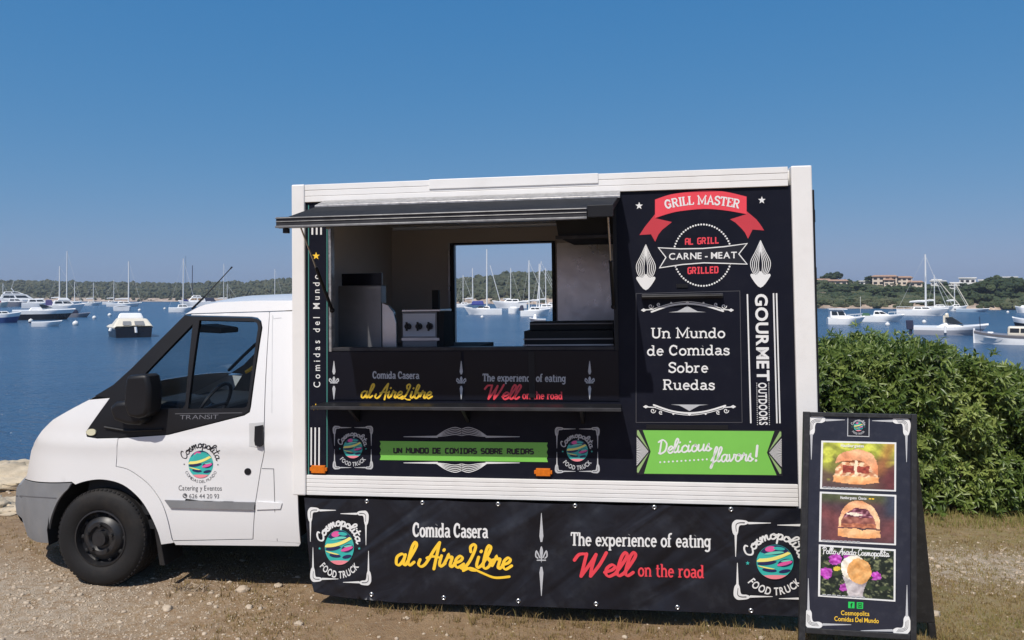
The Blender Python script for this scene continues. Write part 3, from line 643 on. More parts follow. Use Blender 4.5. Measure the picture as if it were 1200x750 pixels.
for k in range(6500):
    px = rnd.uniform(-420, 930); t = .022 + 1.0 * rnd.random() ** .85
    p = coast_pt(px, t); r = rnd.uniform(.9, 2.2) * (.6 if t < .12 else 1); tone = .5 + .5 * noise.noise(Vector((p.x * .035, p.y * .035, 2))) + rnd.uniform(-.3, .3)
    for j in range(3):
        lf.clump((p.x + rnd.uniform(-1, 1) * r, p.y + rnd.uniform(-1, 1) * r, p.z + r * rnd.uniform(.2, .9)), (r * rnd.uniform(.6, 1), r * rnd.uniform(.6, 1), r * rnd.uniform(.5, .8)), tone, rnd, 5, 3)
tag(lf.build('woodland', WOOD), kind='stuff', label='low dark green pine wood along the far shore of the bay')
lf = Leafy()
for k in range(2600):
    px = rnd.uniform(930, 1600); t = .03 + .93 * rnd.random() ** 1.1
    p = coast_pt(px, t); r = rnd.uniform(.5, 1.3); tone = .55 + .5 * noise.noise(Vector((p.x * .06, p.y * .06, 5))) + rnd.uniform(-.35, .3)
    for j in range(3): lf.clump((p.x + rnd.uniform(-1, 1) * r, p.y + rnd.uniform(-1, 1) * r, p.z + r * .3), (r, r, r * .7), tone, rnd, 5, 3)
SCRUBL = leafmat('shore_scrub_leaves', (.028, .042, .015), (.055, .075, .026), (.115, .118, .058), 1, 1.0, 1.5)
tag(lf.build('shore_scrub', SCRUBL), kind='stuff', label='low olive scrub covering the right hand shore between the pines')

# ------------------------------------------------------------------ sea air between the shores
hm = bpy.data.materials.new('sea_haze'); hm.use_nodes = True; hn = hm.node_tree.nodes; hn.clear()
ho = hn.new('ShaderNodeOutputMaterial'); hv = hn.new('ShaderNodeVolumePrincipled'); hv.inputs['Density'].default_value = HAZE; hv.inputs['Color'].default_value = (.80, .87, 1, 1); hv.inputs['Anisotropy'].default_value = .2
hm.node_tree.links.new(hv.outputs[0], ho.inputs['Volume'])
if HAZE > 0:
    mb = MB(); mb.box((-1700, -70, -5), (1700, 1700, 32), hm); tag(mb.build('haze'), kind='stuff')
P_OLIVE = M('pale_olive_print', s2l(150, 180, 120), .42)
# ------------------------------------------------------------------ FOOD TRUCK
RL = Vector((-2.6, 1.0, -0.70)); OFF = -RL
def truck_root(name, label, cat):
    o = empty(name, label=label, cat=cat); o.matrix_world = TW @ Matrix.Translation(RL); return o
truck = truck_root('food_truck', 'white cab food truck with black printed box body and raised serving hatch', 'food truck')
def box_obj(name, boxes, mat, parent=None, bevel=.004, smooth=False):
    mb = MB()
    for a, b in boxes: mb.box(a, b, mat)
    return mb.build(name, parent or truck, bevel=bevel, off=OFF if (parent or truck).type == 'EMPTY' else None)
W2 = 2.06                                                     # box depth
ZT = 2.10; XL = -3.40; YP = .016
# --- box frame of white aluminium
def beam(name, z0, z1, x0, x1, n):                                  # ribbed profile: bars with shallow grooves
    h = (z1 - z0) / n; fr = MB()
    for i in range(n): fr.box((x0, .0 + (.001 if i % 2 else 0), z0 + h * i + .0012), (x1, .05, z0 + h * (i + 1) - .001), FRAMEW)
    fr.box((x0, .008, z0 + .001), (x1, .058, z1 - .001), FRAMEW); fr.build(name, truck, bevel=.0025, off=OFF)
beam('lower_rail', 0, .135, -3.303, -.128, 5); beam('upper_rail', 1.978, ZT, -3.306, -.142, 3)
for a, b in (((XL, -.006, -.002), (-3.307, .10, ZT + .002)), ((-.124, -.006, -.09), (0, .10, ZT + .002)), ((XL, W2 - .1, 0), (-3.307, W2, ZT)), ((-.124, W2 - .1, 0), (0, W2, ZT))): box_obj('corner_post', [(a, b)], FRAMEW, bevel=.008)
for a, b in (((-3.306, W2 - .055, 0), (-.126, W2, .135)), ((-3.306, W2 - .055, 1.978), (-.126, W2, ZT))): box_obj('rear_rail', [(a, b)], FRAMEW)
q0 = tp(503, 219, 0); q1 = tp(701, 205, 0)
box_obj('cover_strip', [((q0.x, -.007, 2.037), (q1.x, .02, 2.102))], FRAMEW, bevel=.003)
# --- walls, roof and floor
X0, X1, Z0, Z1 = -3.13, -1.226, .982, 1.955                    # serving opening
V, fs = cdt([(-3.31, .13), (-.12, .13), (-.12, 1.985), (-3.31, 1.985)], [[(X0, Z0), (X1, Z0), (X1, Z1), (X0, Z1)]], .35)
mb = MB(); mb.add([(x, YP, z) for x, z in V], fs, VINYL)
sp = mb.build('side_panel', truck, off=OFF)
iw = MB()
def wallbox(a, b): iw.box(a, b, INNER)
for (xa, xb, za, zb) in ((-3.30, X0, .14, 1.97), (X1, -.13, .14, 1.97), (X0, X1, .14, Z0), (X0, X1, Z1, 1.97)):
    wallbox((xa, YP + .004, za), (xb, .06, zb))
# back wall with window
BY = 1.95; bx0, bx1, bz0, bz1 = -2.705, -1.803, .60, 1.822
for (xa, xb, za, zb) in ((-3.30, bx0, .14, 1.97), (bx1, -.13, .14, 1.97), (bx0, bx1, .14, bz0), (bx0, bx1, bz1, 1.97)):
    wallbox((xa, BY, za), (xb, BY + .045, zb))
wallbox((-3.36, .062, .10), (-3.302, BY + .05, 2.0)); wallbox((-.126, .062, .10), (-.05, BY + .05, 2.0))
iw.build('inner_lining', truck, off=OFF)
for a, b in (((-3.396, .102, .002), (-3.362, W2 - .102, ZT - .004)), ((-.046, .102, .002), (-.004, W2 - .102, ZT - .004))): box_obj('end_wall', [(a, b)], FRAMEW)
box_obj('back_panel', [((-3.306, BY + .048, .137), (bx0, BY + .08, 1.976)), ((bx1, BY + .048, .137), (-.126, BY + .08, 1.976)), ((bx0, BY + .048, .137), (bx1, BY + .08, bz0)), ((bx0, BY + .048, bz1), (bx1, BY + .08, 1.976))], FRAMEW, bevel=0)
box_obj('roof', [((-3.35, .06, 2.0), (-.05, BY + .04, 2.085))], FRAMEW)
box_obj('box_floor', [((-3.30, .062, .02), (-.13, BY, .098))], FLOORM)
vent = MB(); c = tp(688, 203, 1.0); vent.lathe([(0, .0), (.17, 0), (.2, -.02), (.2, -.10), (.13, -.13), (0, -.14)], DARK, 20, 'Z', (c.x, 1.0, 2.215)); vent.build('roof_vent', truck, True, off=OFF)
wf = MB()
for (a, b) in (((bx0 - .034, BY - .02, bz0 - .05), (bx0, BY - .001, bz1 + .014)), ((bx1, BY - .02, bz0 - .05), (bx1 + .03, BY - .001, bz1 + .014)), ((bx0, BY - .02, bz1), (bx1, BY - .001, bz1 + .014)), ((bx0, BY - .02, bz0 - .05), (bx1, BY - .001, bz0))): wf.box(a, b, PLASTIC)
wfo = wf.build('window_frame', truck, off=OFF, bevel=.003)
b = MB(); b.box((bx0 - .054, BY - .024, bz0), (bx0 - .037, BY - .002, bz1 + .02), STEEL); b.build('frame_trim', wfo)
# serving opening frame, sill, posts
of = MB()
of.box((X0 - .012, YP - .010, Z0 - .02), (X0 + .006, .07, Z1), ALU); of.box((X1 - .004, YP - .010, Z0 - .02), (X1 + .022, .07, Z1), PLASTIC)
of.box((X0 + .008, YP - .008, Z0 - .016), (X1 - .006, .11, Z0 + .006), ALUD)
of.build('opening_frame', truck, off=OFF, bevel=.002)
ALUM = M('dull_trim_aluminium', (.22, .22, .225), .45, metal=.5, var=.25, scale=20)
# --- serving hatch, raised
hz, oz = 1.965, 1.775; hx0, hx1, ox0, ox1 = -3.165, -1.178, -3.17, -1.235
hb = MB()
hb.hexa([(hx0, -.004, hz - .035), (hx1, -.004, hz - .035), (ox1, -.66, oz - .03), (ox0, -.66, oz - .03), (hx0, -.004, hz), (hx1, -.004, hz), (ox1, -.66, oz + .012), (ox0, -.66, oz + .012)], HATCHTOP)
hatch = hb.build('serving_hatch', truck, off=OFF, bevel=.003)
b = MB(); b.hexa([(hx0, -.005, hz + .001), (hx1, -.005, hz + .001), (hx1, -.17, hz - .049), (hx0, -.17, hz - .049), (hx0, -.005, hz + .02), (hx1, -.005, hz + .02), (hx1, -.17, hz - .033), (hx0, -.17, hz - .033)], ALU); b.build('hinge_strip', hatch, bevel=.002)
b = MB()
b.box((ox0 - .005, -.715, oz - .045), (-1.36, -.664, oz + .018), ALUD); b.box((ox0 - .008, -.722, oz + .008), (-1.36, -.716, oz + .014), ALUM); b.box((ox0 - .008, -.722, oz - .046), (-1.36, -.716, oz - .034), ALUM)
b.box((ox0 - .006, -.7195, oz - .012), (-1.36, -.716, oz - .008), ALUM); b.box((-1.357, -.71, oz - .035), (ox1 + .02, -.664, oz + .03), PLASTIC)
b.build('edge_profile', hatch, bevel=.003)
b = MB(); b.hexa([(hx0 + .25, -.02, hz - .06), (hx0 + .27, -.02, hz - .06), (hx0 + .27, -.6, oz - .05), (hx0 + .25, -.6, oz - .05), (hx0 + .25, -.02, hz - .036), (hx0 + .27, -.02, hz - .036), (hx0 + .27, -.6, oz - .025), (hx0 + .25, -.6, oz - .025)], ALU); b.box((ox0 + .03, -.70, oz - .075), (ox0 + .06, -.67, oz - .047), PLASTIC); b.build('hatch_rib', hatch)
for (xa, xb) in ((X0 + .015, hx0 + .03), (X1 - .006, -1.25)):
    b = MB(); p0 = Vector((xa, .0, Z0 + .26)); p1 = Vector((xb, -.50, 1.80)); mid = p0.lerp(p1, .5)
    b.tube([p0, mid], .012, PLASTIC, 8); b.tube([mid, p1], .006, STEEL, 6); b.ball(p0, .018, PLASTIC); b.build('gas_strut', truck, True, off=OFF)
b = MB(); b.hexa([(X1 - .36, .10, 1.70), (X1 + .02, .10, 1.70), (X1 + .02, .75, 1.70), (X1 - .30, .75, 1.70), (X1 - .40, .10, 1.955), (X1 + .02, .10, 1.955), (X1 + .02, .75, 1.955), (X1 - .34, .75, 1.955)], DARK); b.box((X1 - .38, .085, 1.69), (X1 + .015, .098, 1.715), ALUD); b.build('extractor_hood', truck, off=OFF, bevel=.004)
# --- panel under the opening and the counter shelf
b = MB(); za = .640; 
for (xa, xb) in ((X0 - .02, -2.232), (-2.214, X1 + .02)): b.box((xa, YP - .006, za), (xb, YP - .001, Z0 - .022), GLOSSBLK)
cp = b.build('counter_panel', truck, off=OFF, bevel=.001)
sh = MB(); sz = .622; sl_ = tp(364, 474, -.21).x; sr_ = tp(727.5, 474, -.21).x; sh.box((sl_, -.208, sz - .016), (sr_, YP - .002, sz), PLASTIC); sh.box((sl_ - .002, -.214, sz - .020), (sr_ + .002, -.2085, sz + .002), ALUD)
shelf = sh.build('serving_shelf', truck, off=OFF, bevel=.003)
for x in (-2.95, -2.2, -1.45): b = MB(); b.hexa([(x, -.16, sz - .03), (x + .02, -.16, sz - .03), (x + .02, YP - .003, sz - .13), (x, YP - .003, sz - .13), (x, -.16, sz - .023), (x + .02, -.16, sz - .023), (x + .02, YP - .003, sz - .023), (x, YP - .003, sz - .023)], PLASTIC); b.build('shelf_bracket', shelf)
b = MB(); p0 = tp(619, 412, YP - .02); p1 = tp(627, 466, YP - .02); b.box((p0.x, YP - .014, p1.z), (p1.x, YP - .009, p0.z), PLASTIC); b.build('strap', truck, off=OFF)
# --- graphics on the side
TF = lambda x, y, l: tuple(tp(x, y, YP - l))
TFc = lambda x, y, l: tuple(tp(x, y, YP - .006 - l))
D = Decal(TF)
for x, ya, yb in ((361.6, 240, 556), (383.2, 268, 548)): D.stroke([(x, ya), (x, yb)], 1.0, P_STRIPE, caps=False)
for i in range(3):
    D.stroke([(366 + 5.1 * i, 248), (366 + 5.1 * i, 275)], 2, P_WHITE, caps=False); D.stroke([(364.8 + 4.6 * i, 501), (364.6 + 4.6 * i, 545)], 1.7, P_WHITE, caps=False)
D.star(370.4, 300, 4.6, P_YEL); D.star(370, 477, 4.4, P_YEL)
D.text('Comidas del Mundo', 'sans', (375.2, 454), (374.4, 322), 8.2, P_WHITE, up=(-1, 0), bold=.006, tr=.42)
D.build('strip_lettering', sp)
D = Decal(TF); emblem(D, (413.5, 524.5), 22.5, 24.5, grey=P_GREY, txt=P_GREY); D.build('emblem', sp)
D = Decal(TF); emblem(D, (676.5, 527.5), 25, 26, grey=P_GREY, txt=P_GREY); D.build('emblem', sp)
D = Decal(TF)
D.poly([(445, 516.8), (642, 518.6), (640.8, 522), (642, 526), (640.6, 530), (642, 534), (640.8, 537), (642, 541.5), (445, 539), (446.4, 535), (445, 531), (446.6, 527), (445, 523), (446.3, 520)], P_GREEN)
D.text('. UN MUNDO DE COMIDAS SOBRE RUEDAS .', 'octo', (454, 530.8), (633, 532.2), 6, P_BLACK, wt=.3, lay=1)
D.build('green_strip', sp)
for sg, yb in ((-1, 511.8), (1, 542.4)):
    D = Decal(TF)
    for k in range(5):
        for sx in (-1, 1):
            D.stroke(catmull([(541 + sx * .5, yb + sg * (9 - 1.9 * k)), (541 + sx * 8, yb + sg * (11 - 2.1 * k)), (541 + sx * 19, yb + sg * (7.5 - 1.6 * k)), (541 + sx * 30, yb + sg * (.4 - .1 * k))], 5), .85, P_GREY if sg < 0 else P_WHITE)
    for sx in (-1, 1): D.poly([(541 + sx * 28, yb - 1.2), (541 + sx * 28, yb + 1.2), (541 + sx * 68, yb + .3), (541 + sx * 68, yb - .3)], P_GREY if sg < 0 else P_WHITE)
    D.build('book_ornament', sp)
D = Decal(TFc)
D.text('Comida Casera', 'slab', (436.7, 443.6), (491, 444), 8.6, P_GREY, wt=.17)
D.text('al AireLibre', 'script', (422, 466.2), (504, 467), 16, P_YEL, wt=.13, contrast=.35, slant=.18)
D.build('yellow_lettering', cp); D = Decal(TFc)
D.text('The experience of eating', 'slab', (565.5, 446.8), (662.7, 447.6), 9, P_GREY, wt=.17)
D.text('Well', 'script', (570, 467.8), (606, 468), 16.5, P_RED, wt=.14, contrast=.35, slant=.15)
D.text('on the road', 'slab', (612, 467.6), (659, 468), 9, P_RED, wt=.17)
D.build('red_lettering', cp)
for x in (391.3, 540.5, 691): D = Decal(TFc); fleur(D, x, 423, 468, 6, P_GREY); D.build('fleur_ornament', cp)
# right half
for x, y in ((749, 241.2), (892.8, 234.6)): D = Decal(TF); D.star(x, y, 4.6, P_WHITE); D.build('star', sp)
D = Decal(TF)
D.poly([(770, 248), (762, 257.9), (755.5, 266), (749.4, 275.4), (762.9, 274.5), (767.8, 283.3), (771.5, 275), (776, 269.3), (787.4, 260.2), (767.6, 255.6)], P_REDD)
D.poly([(872, 245), (886.3, 257), (891, 263), (895.5, 270), (881.9, 269), (876.6, 279.8), (873, 272.5), (868.8, 267.5), (862, 261), (855.6, 257), (874.9, 250.9)], P_REDD)
D.poly(catmull([(767.6, 233.9), (783, 228.6), (798.8, 225.9), (825, 223.4), (849.5, 224.6), (874.9, 230.4)], 4) + catmull([(874.9, 250.9), (849.5, 246.5), (825, 244.8), (797, 247.4), (782, 250.8), (767.6, 255.6)], 4), P_RED, 1)
D.arctext('GRILL MASTER', 'slab', (824.5, 239.6 + 180), 180, 180, -14.2, 13, 10.5, P_LYEL if 0 else P_WHITE, wt=.19, lay=2)
D.build('red_ribbon', sp)
D = Decal(TF)
for k in range(66):
    a = 2 * PI * k / 66; x, y = 823.3 + 34 * math.cos(a), 299 + 36 * math.sin(a)
    if y < 290 or y > 309: D.disc(x, y, 1.15, 1.15, P_WHITE, 0, 8)
pb = [(771.6, 290.3), (797, 291.6), (823.3, 291.2), (849, 289), (875.4, 285.4), (865.8, 297.6), (875.4, 309.5), (849, 308.6), (825, 308), (799, 310), (773, 313.9), (780.4, 301.6)]
D.poly(pb, P_BLACK, 1); D.stroke(pb + [pb[0]], 1.25, P_WHITE, 2)
D.text('CARNE - MEAT', 'sans', (783.9, 304.2), (863.5, 302.4), 7.8, P_WHITE, lay=2, bold=.018)
D.text('AL GRILL', 'octo', (803, 286.8), (843, 285), 7.4, P_RED, wt=.2); D.text('GRILLED', 'octo', (806, 321), (842, 319.8), 7.6, P_RED, wt=.2)
D.build('grill_badge', sp)
for cx, yt, yb, hw in ((756.8, 286.8, 340, 11.6), (891.2, 281.9, 337, 12.2)):
    H = (yb - yt) * .74; D = Decal(TF)
    for k in range(5):
        s = 1 - k * .2; wd = hw * s; top = yt + k * 2.2; low = yt + H - k * .6
        for sx in (-1, 1):
            D.stroke(catmull([(cx, top), (cx + sx * wd * .45, top + (low - top) * .30), (cx + sx * wd * .95, top + (low - top) * .62), (cx + sx * wd * .75, top + (low - top) * .9), (cx + sx * wd * .2, low + 2)], 5), .85, P_WHITE)
    y = yt + H - 2
    D.poly(catmull([(cx, y - 3), (cx + hw * .35, y + 1.5), (cx + hw * .85, y), (cx + hw * .9, y + 4), (cx, yb), (cx - hw * .9, y + 4), (cx - hw * .85, y), (cx - hw * .35, y + 1.5)], 4, True), P_WHITE, 1); D.build('flame_ornament', sp)
D = Decal(TF)
pl = [(745.4, 344), (867, 340.9), (869.7, 495), (745.4, 495)]; D.stroke(pl + [pl[0]], .5, P_GREYT)
def scroll(cx, y, sg, hw, xl, yl):
    D.stroke(catmull([(cx - hw, y), (cx - hw * .5, y - sg * 7), (cx, y - sg * 9.5), (cx + hw * .5, y - sg * 7), (cx + hw, y - sg * .8)], 6), 2.0, P_WHITE)
    D.stroke(catmull([(cx - hw * .95, y - sg * 3.2), (cx - hw * .5, y - sg * 9.2), (cx, y - sg * 11.8), (cx + hw * .5, y - sg * 9.2), (cx + hw * .95, y - sg * 4)], 6), .8, P_WHITE)
    for sx in (-1, 1):
        for k, (dx, dy, r) in enumerate(((1.02, 6.6, 3.2), (.80, 8.6, 2.4))):
            D.stroke([(cx + sx * hw * dx + r * (1 - t / 16) * math.cos(t * .55 + k), y - sg * dy + r * (1 - t / 16) * math.sin(t * .55 + k)) for t in range(14)], .9, P_WHITE)
        D.stroke([(cx + sx * hw * .95, y - sg * 2.8), (cx + sx * hw * 1.22, y - sg * 2.2)], 1.2, P_WHITE)
        D.poly([(cx + sx * hw * 1.30, y - sg * 2), (cx + sx * hw * 1.22, y - sg * 4), (cx + sx * hw * 1.13, y - sg * 2), (cx + sx * hw * 1.22, y)], P_WHITE)
        D.disc(cx + sx * hw * .45, y - sg * 10.4, 1.2, 1.2, P_WHITE)
    D.poly([(cx - 22, y + sg * .6), (cx - 12, y - sg * .6), (cx - 7, y - sg * 3), (cx, y - sg * 7), (cx + 7, y - sg * 3), (cx + 12, y - sg * .6), (cx + 22, y + sg * .4)], P_GREY, 1)
    D.disc(cx, y - sg * 10.5, 2, 2, P_WHITE, 1)
scroll(805.5, 365.4, 1, 42, 0, 0); scroll(808, 474.6, -1, 42, 0, 0)
D.text('Un Mundo', 'slab', (762.6, 396.4), (849.3, 396), 12.2, P_WHITE, wt=.165)
D.text('de Comidas', 'slab', (758, 416.8), (854.5, 416), 12.2, P_WHITE, wt=.165)
D.text('Sobre', 'slab', (783, 436.8), (829.3, 436.6), 12.2, P_WHITE, wt=.165)
D.text('Ruedas', 'slab', (776.7, 456.8), (837.2, 456.8), 12.2, P_WHITE, wt=.165)
D.build('menu_lettering', sp)
D = Decal(TF)
for a, b_, wd in (((875.8, 344.7), (879.9, 496), 1.7), ((906.4, 343.6), (910.5, 496), 1.7), ((910, 343.6), (914, 496), 1.7)): D.stroke([a, b_], wd, P_WHITE, caps=False)
D.text('GOURMET', 'sans', (885.2, 344.5), (887.6, 446.5), 14.6, P_WHITE, up=(1, 0), bold=.03)
D.text('OUTDOORS', 'sans', (888.6, 448.5), (890, 498), 10, P_WHITE, up=(1, 0), bold=.025)
for k in range(22):
    y = 449 + 48.5 * k / 21; D.disc(886.8 + .04 * k, y, .55, .55, P_WHITE, 0, 6); D.disc(900.9 + .04 * k, y, .55, .55, P_WHITE, 0, 6)
D.build('vertical_lettering', sp)
D = Decal(TF)
D.poly([(745.5, 503), (915.4, 504), (917.2, 558), (746.4, 556)], P_BLACK)
D.poly([(753.3, 504.2), (907.5, 505.2), (898.7, 530.5), (910, 556.8), (754.7, 555), (762.5, 529)], P_GREEN, 1)
for (ax, ay, ex, s) in ((761.5, 529, 746, 1), (899.8, 530.5, 916, -1)):
    for k in range(15):
        y = ay - 16 + 32 * k / 14; D.poly([(ax - s * 1.5, ay), (ex, y - .62), (ex, y + .62)], P_WHITE, 1)
    for sg in (-1, 1):
        D.poly([(ax - s * 1, ay + sg * 1.5), (ex + s * .5, ay + sg * 19.5), (ex + s * .5, ay + sg * 24.5), (ex + s * 2.2, ay + sg * 25)], P_OLIVE, 1)
D.text('Delicious', 'script', (771, 532), (832, 528), 16, P_WHITE, wt=.13, contrast=.2, lay=2, slant=.06)
D.text('flavors', 'script', (833, 541.6), (881, 540.2), 17, P_WHITE, wt=.115, contrast=.2, lay=2, slant=.06)
D.text('!', 'script', (885, 540.6), (888, 540.4), 18, P_WHITE, wt=.16, lay=2)
for k in range(12): D.disc(773.7 + 54.6 * k / 11, 541.7 - 3.4 * k / 11, 1.15, 1.15, P_WHITE, 2, 8)
D.build('green_banner', sp)
# small fittings on the side
b = MB(); p0 = tp(751.7, 350.4, 0); p1 = tp(847, 342.5, 0); b.box((p0.x, -.02, p0.z), (p1.x, YP - .002, p1.z - .006), ALUD); b.tube([(p0.x, -.024, p0.z + .012), (p1.x, -.024, p0.z + .014)], .008, PLASTIC); b.build('flap_hinge', truck, off=OFF, bevel=.004)
for (x0, y0, x1, y1) in ((792.6, 332.6, 805.8, 337.2), (757.5, 498, 853, 502.2)):
    b = MB(); p0 = tp(x0, y1, YP); p1 = tp(x1, y0, YP); b.box((p0.x, YP - .007, p0.z), (p1.x, YP - .002, p1.z), PLASTIC); b.build('flap_catch', truck, off=OFF)
for (x0, y0, x1, y1) in ((363, 545, 383, 555), (626, 548.5, 647, 558.5)):
    b = MB(); p0 = tp(x0, y1, 0); p1 = tp(x1, y0, 0); zc = (p0.z + p1.z) / 2
    b.box((p0.x + .012, -.006, p0.z + .004), (p1.x - .012, YP - .002, p1.z - .004), AMBER); b.box((p0.x, -.002, zc - .012), (p1.x, YP - .003, zc + .012), AMBER); b.build('side_reflector', truck, off=OFF, bevel=.003)
b = MB()
for z0, z1 in ((1.36, 1.47), (1.75, 1.83), (.5, .6)): b.box((.002, .03, z0), (.022, .09, z1), PLASTIC)
b.box((.002, .0, .06), (.012, .05, 1.95), PLASTIC); b.build('rear_door_hinge', truck, off=OFF, bevel=.003)
b = MB(); b.box((.001, .12, .1), (.03, W2 - .12, 2.0), FRAMEW); b.build('rear_door', truck, off=OFF, bevel=.006)

# ------------------------------------------------------------------ CAB
YC = .06; WC = 2.0 + .06                                       # far side plane mirrors about (YC+WC)/2
def yf(x, z):
    y = YC
    if z > .42: y += .155 * (min(.95, z - .42) / .9) ** 1.35
    if z < -.1: y += .06 * (min(.4, -.1 - z) / .3) ** 2 * .5
    y -= .010 * math.exp(-((z - .31) / .045) ** 2)
    if x < -5.0: y += .58 * min(.9, -5.0 - x) ** 2
    return y
def cs(x, y, lift=0):                                         # photo point -> point on the curved near side of the cab
    Y = YC
    for _ in range(14):
        p = tp(x, y, Y); Y = Y + .6 * (yf(p.x, p.z) - Y)
    return Vector((p.x, yf(p.x, p.z) - lift, p.z))
def cs2(pts): return [(lambda p: (p.x, p.z))(cs(x, y)) for x, y in pts]
far = lambda y: WC + YC - y
def side(name, px, mat, holes=(), lift=0, thick=.014, mirror=True, step=.05, parent=None, bothmats=None):
    o2 = cs2(px); h2 = [cs2(h) for h in holes]
    V, fs = cdt(o2, h2, step); out = []
    for sgn in ((0, 1) if mirror else (0,)):
        mb = MB()
        vs = [(x, yf(x, z) - lift, z) for x, z in V]
        if sgn: vs = [(x, far(y), z) for x, y, z in vs]
        # wind so that the outside faces out; solidify then grows inwards
        f2 = []
        for f in fs:
            a, b_, c_ = (Vector(vs[i]) for i in f[:3]); n = (b_ - a).cross(c_ - a)
            ok = (n.y < 0) if not sgn else (n.y > 0)
            f2.append(f if ok else tuple(reversed(f)))
        mb.add(vs, f2, mat)
        o = mb.build(name, parent or truck, True, solid=thick, off=OFF if not parent else None, recalc=False, angle=50)
        out.append(o)
    return out
arch = [(184.5, 624), (180, 611), (173, 598), (162, 583), (150, 573), (137, 566), (122.6, 562.5), (105, 563), (93, 566.5), (84, 571)]
archw = catmull([(189, 638), (184.5, 622), (174, 599.5), (162, 582.5), (144, 568), (122.6, 562), (103, 563.2), (84, 570), (70, 584), (61, 604), (57, 624), (58, 636)], 4)
ia = min(range(len(archw)), key=lambda i: abs(archw[i][0] - 84) + abs(archw[i][1] - 566))
lip = catmull([(135.6, 547), (148, 550), (160, 557), (172.6, 567), (182, 578), (190, 591.5), (196, 609), (201, 631)], 4)
fender = [(28.5, 561), (31.5, 555), (36.5, 528), (49, 505), (62, 492), (79, 482), (104.5, 468.5), (128.5, 466.5), (101, 505.5), (102, 512), (113.6, 514), (138, 513.4)] + lip + [(203.5, 636)] + archw[:ia] + [(84, 564.5)]
side('front_fender', fender, WHITE)
bump_px = [(28.5, 562.5), (84, 566)] + archw[ia + 1:] + [(44, 635), (31, 628), (20, 602), (18.6, 590), (20, 571)]
side('front_bumper', bump_px, GREYPL, lift=.006)
surr_out = [(101, 506), (102, 511.2), (113.6, 512.9), (138, 512.3), (197.4, 508.3), (285.8, 485.7), (291.5, 482), (292.8, 476.5), (306.2, 384), (305, 377), (301, 373.6), (295, 372.4), (224, 370.5), (217, 369.3), (154, 432), (133, 451), (111.5, 464), (129.5, 466)]
g_main = [(234, 375.2), (297, 376.6), (301.5, 378.6), (302.6, 384), (290.6, 472), (289, 476.5), (285, 478), (220.5, 479)]
g_q = [(226, 380), (217.5, 474), (214, 478.5), (172, 478.5), (166, 450), (171, 437)]
side('window_surround', surr_out, PLASTIC, [g_main, g_q], lift=.003, thick=.03)
side('window_pane', g_main, GLASS, lift=-.012, thick=0); side('quarter_pane', g_q, GLASS, lift=-.012, thick=0)
door_px = [(138.8, 513.8), (197.4, 509.8), (286.4, 487), (292.8, 483), (294.3, 476.5), (307.7, 384), (306.2, 376), (302, 372.2), (295, 371), (224, 369.3), (224.5, 368.3), (315.3, 365.6), (315.4, 369.6), (309.4, 488), (309.2, 529), (305.4, 548), (299.2, 586.6), (296, 631.4), (203, 633.2), (202.2, 631)] + [(x + .9, y - .7) for x, y in lip[::-1][1:]] + [(136.4, 546.3)]
doors = side('cab_door', door_px, WHITE)
rear_px = [(316.4, 365.5), (352, 364.3), (352, 636.5), (296.9, 632.6), (300.2, 586.6), (306.4, 548), (310.2, 529.2), (310.4, 488)]
side('cab_rear_panel', rear_px, WHITE)
side('sill', [(203, 634.2), (296, 632.6), (352, 637), (350, 640), (206, 638.5)], WHITE, lift=.0)
rail_px = [(216.8, 368.3), (224.2, 367.2), (315.3, 364.5), (352, 363), (352, 352.2), (300, 352.3), (256, 354.2), (240, 357), (231, 360.5)]
side('roof_rail', rail_px, WHITE)
door = doors[0]
CF = lambda x, y, l: tuple(cs(x, y, l))
# body shell lofted across: bonnet, windscreen, roof
def loft_px(name, pts, mat, crown, n=14, thick=.012, crown_dir=None, inset=.0):
    cr0 = list(crown) if hasattr(crown, '__len__') else [crown] * len(pts); p2 = []; c2 = []
    for i in range(len(pts) - 1):
        for q in range(6): f = q / 6; p2.append((pts[i][0] + (pts[i + 1][0] - pts[i][0]) * f, pts[i][1] + (pts[i + 1][1] - pts[i][1]) * f)); c2.append(cr0[i] + (cr0[i + 1] - cr0[i]) * f)
    pts = p2 + [pts[-1]]; crown = c2 + [cr0[-1]]
    rows = []; E = [cs(x, y) for x, y in pts]; L = len(E)
    for i, p in enumerate(E):
        t = E[min(i + 1, L - 1)] - E[max(i - 1, 0)]; nrm = Vector((-t.z, 0, t.x)).normalized()
        if nrm.x > .3: nrm = -nrm
        cr = crown[i] if hasattr(crown, '__len__') else crown
        row = []
        for k in range(n + 1):
            s = -1 + 2 * k / n; s = math.copysign(abs(s) ** .75, s); q = (1 - abs(s) ** 2.6)
            y = p.y + (far(p.y) - p.y) * (s + 1) / 2
            row.append(Vector((p.x, y, p.z)) + nrm * cr * q)
        rows.append(row)
    mb = MB(); mb.loft(rows, mat); return mb.build(name, truck, True, solid=0, off=OFF, recalc=False, angle=60)
loft_px('bonnet', [(28.5, 562.5), (31.5, 555), (36.5, 528), (49, 505), (62, 492), (79, 482), (104.5, 468.5), (111.5, 464.5)], WHITE, [.13, .13, .12, .09, .07, .055, .05, .04])
loft_px('bumper_front', [(31, 628), (20, 602), (18.6, 590), (20, 571), (28.5, 562.5)], GREYPL, [.13, .13, .13, .13, .13])
loft_px('windscreen', [(111.5, 464), (133, 451), (154, 432), (186, 400), (217, 368.5)], SCREEN, [.04, .07, .08, .07, .05])
loft_px('roof_skin', [(217, 368.4), (231, 360.5), (240, 357), (256, 354.2), (300, 352.3), (352, 352.2)], WHITE, [.05, .055, .06, .06, .06, .05])
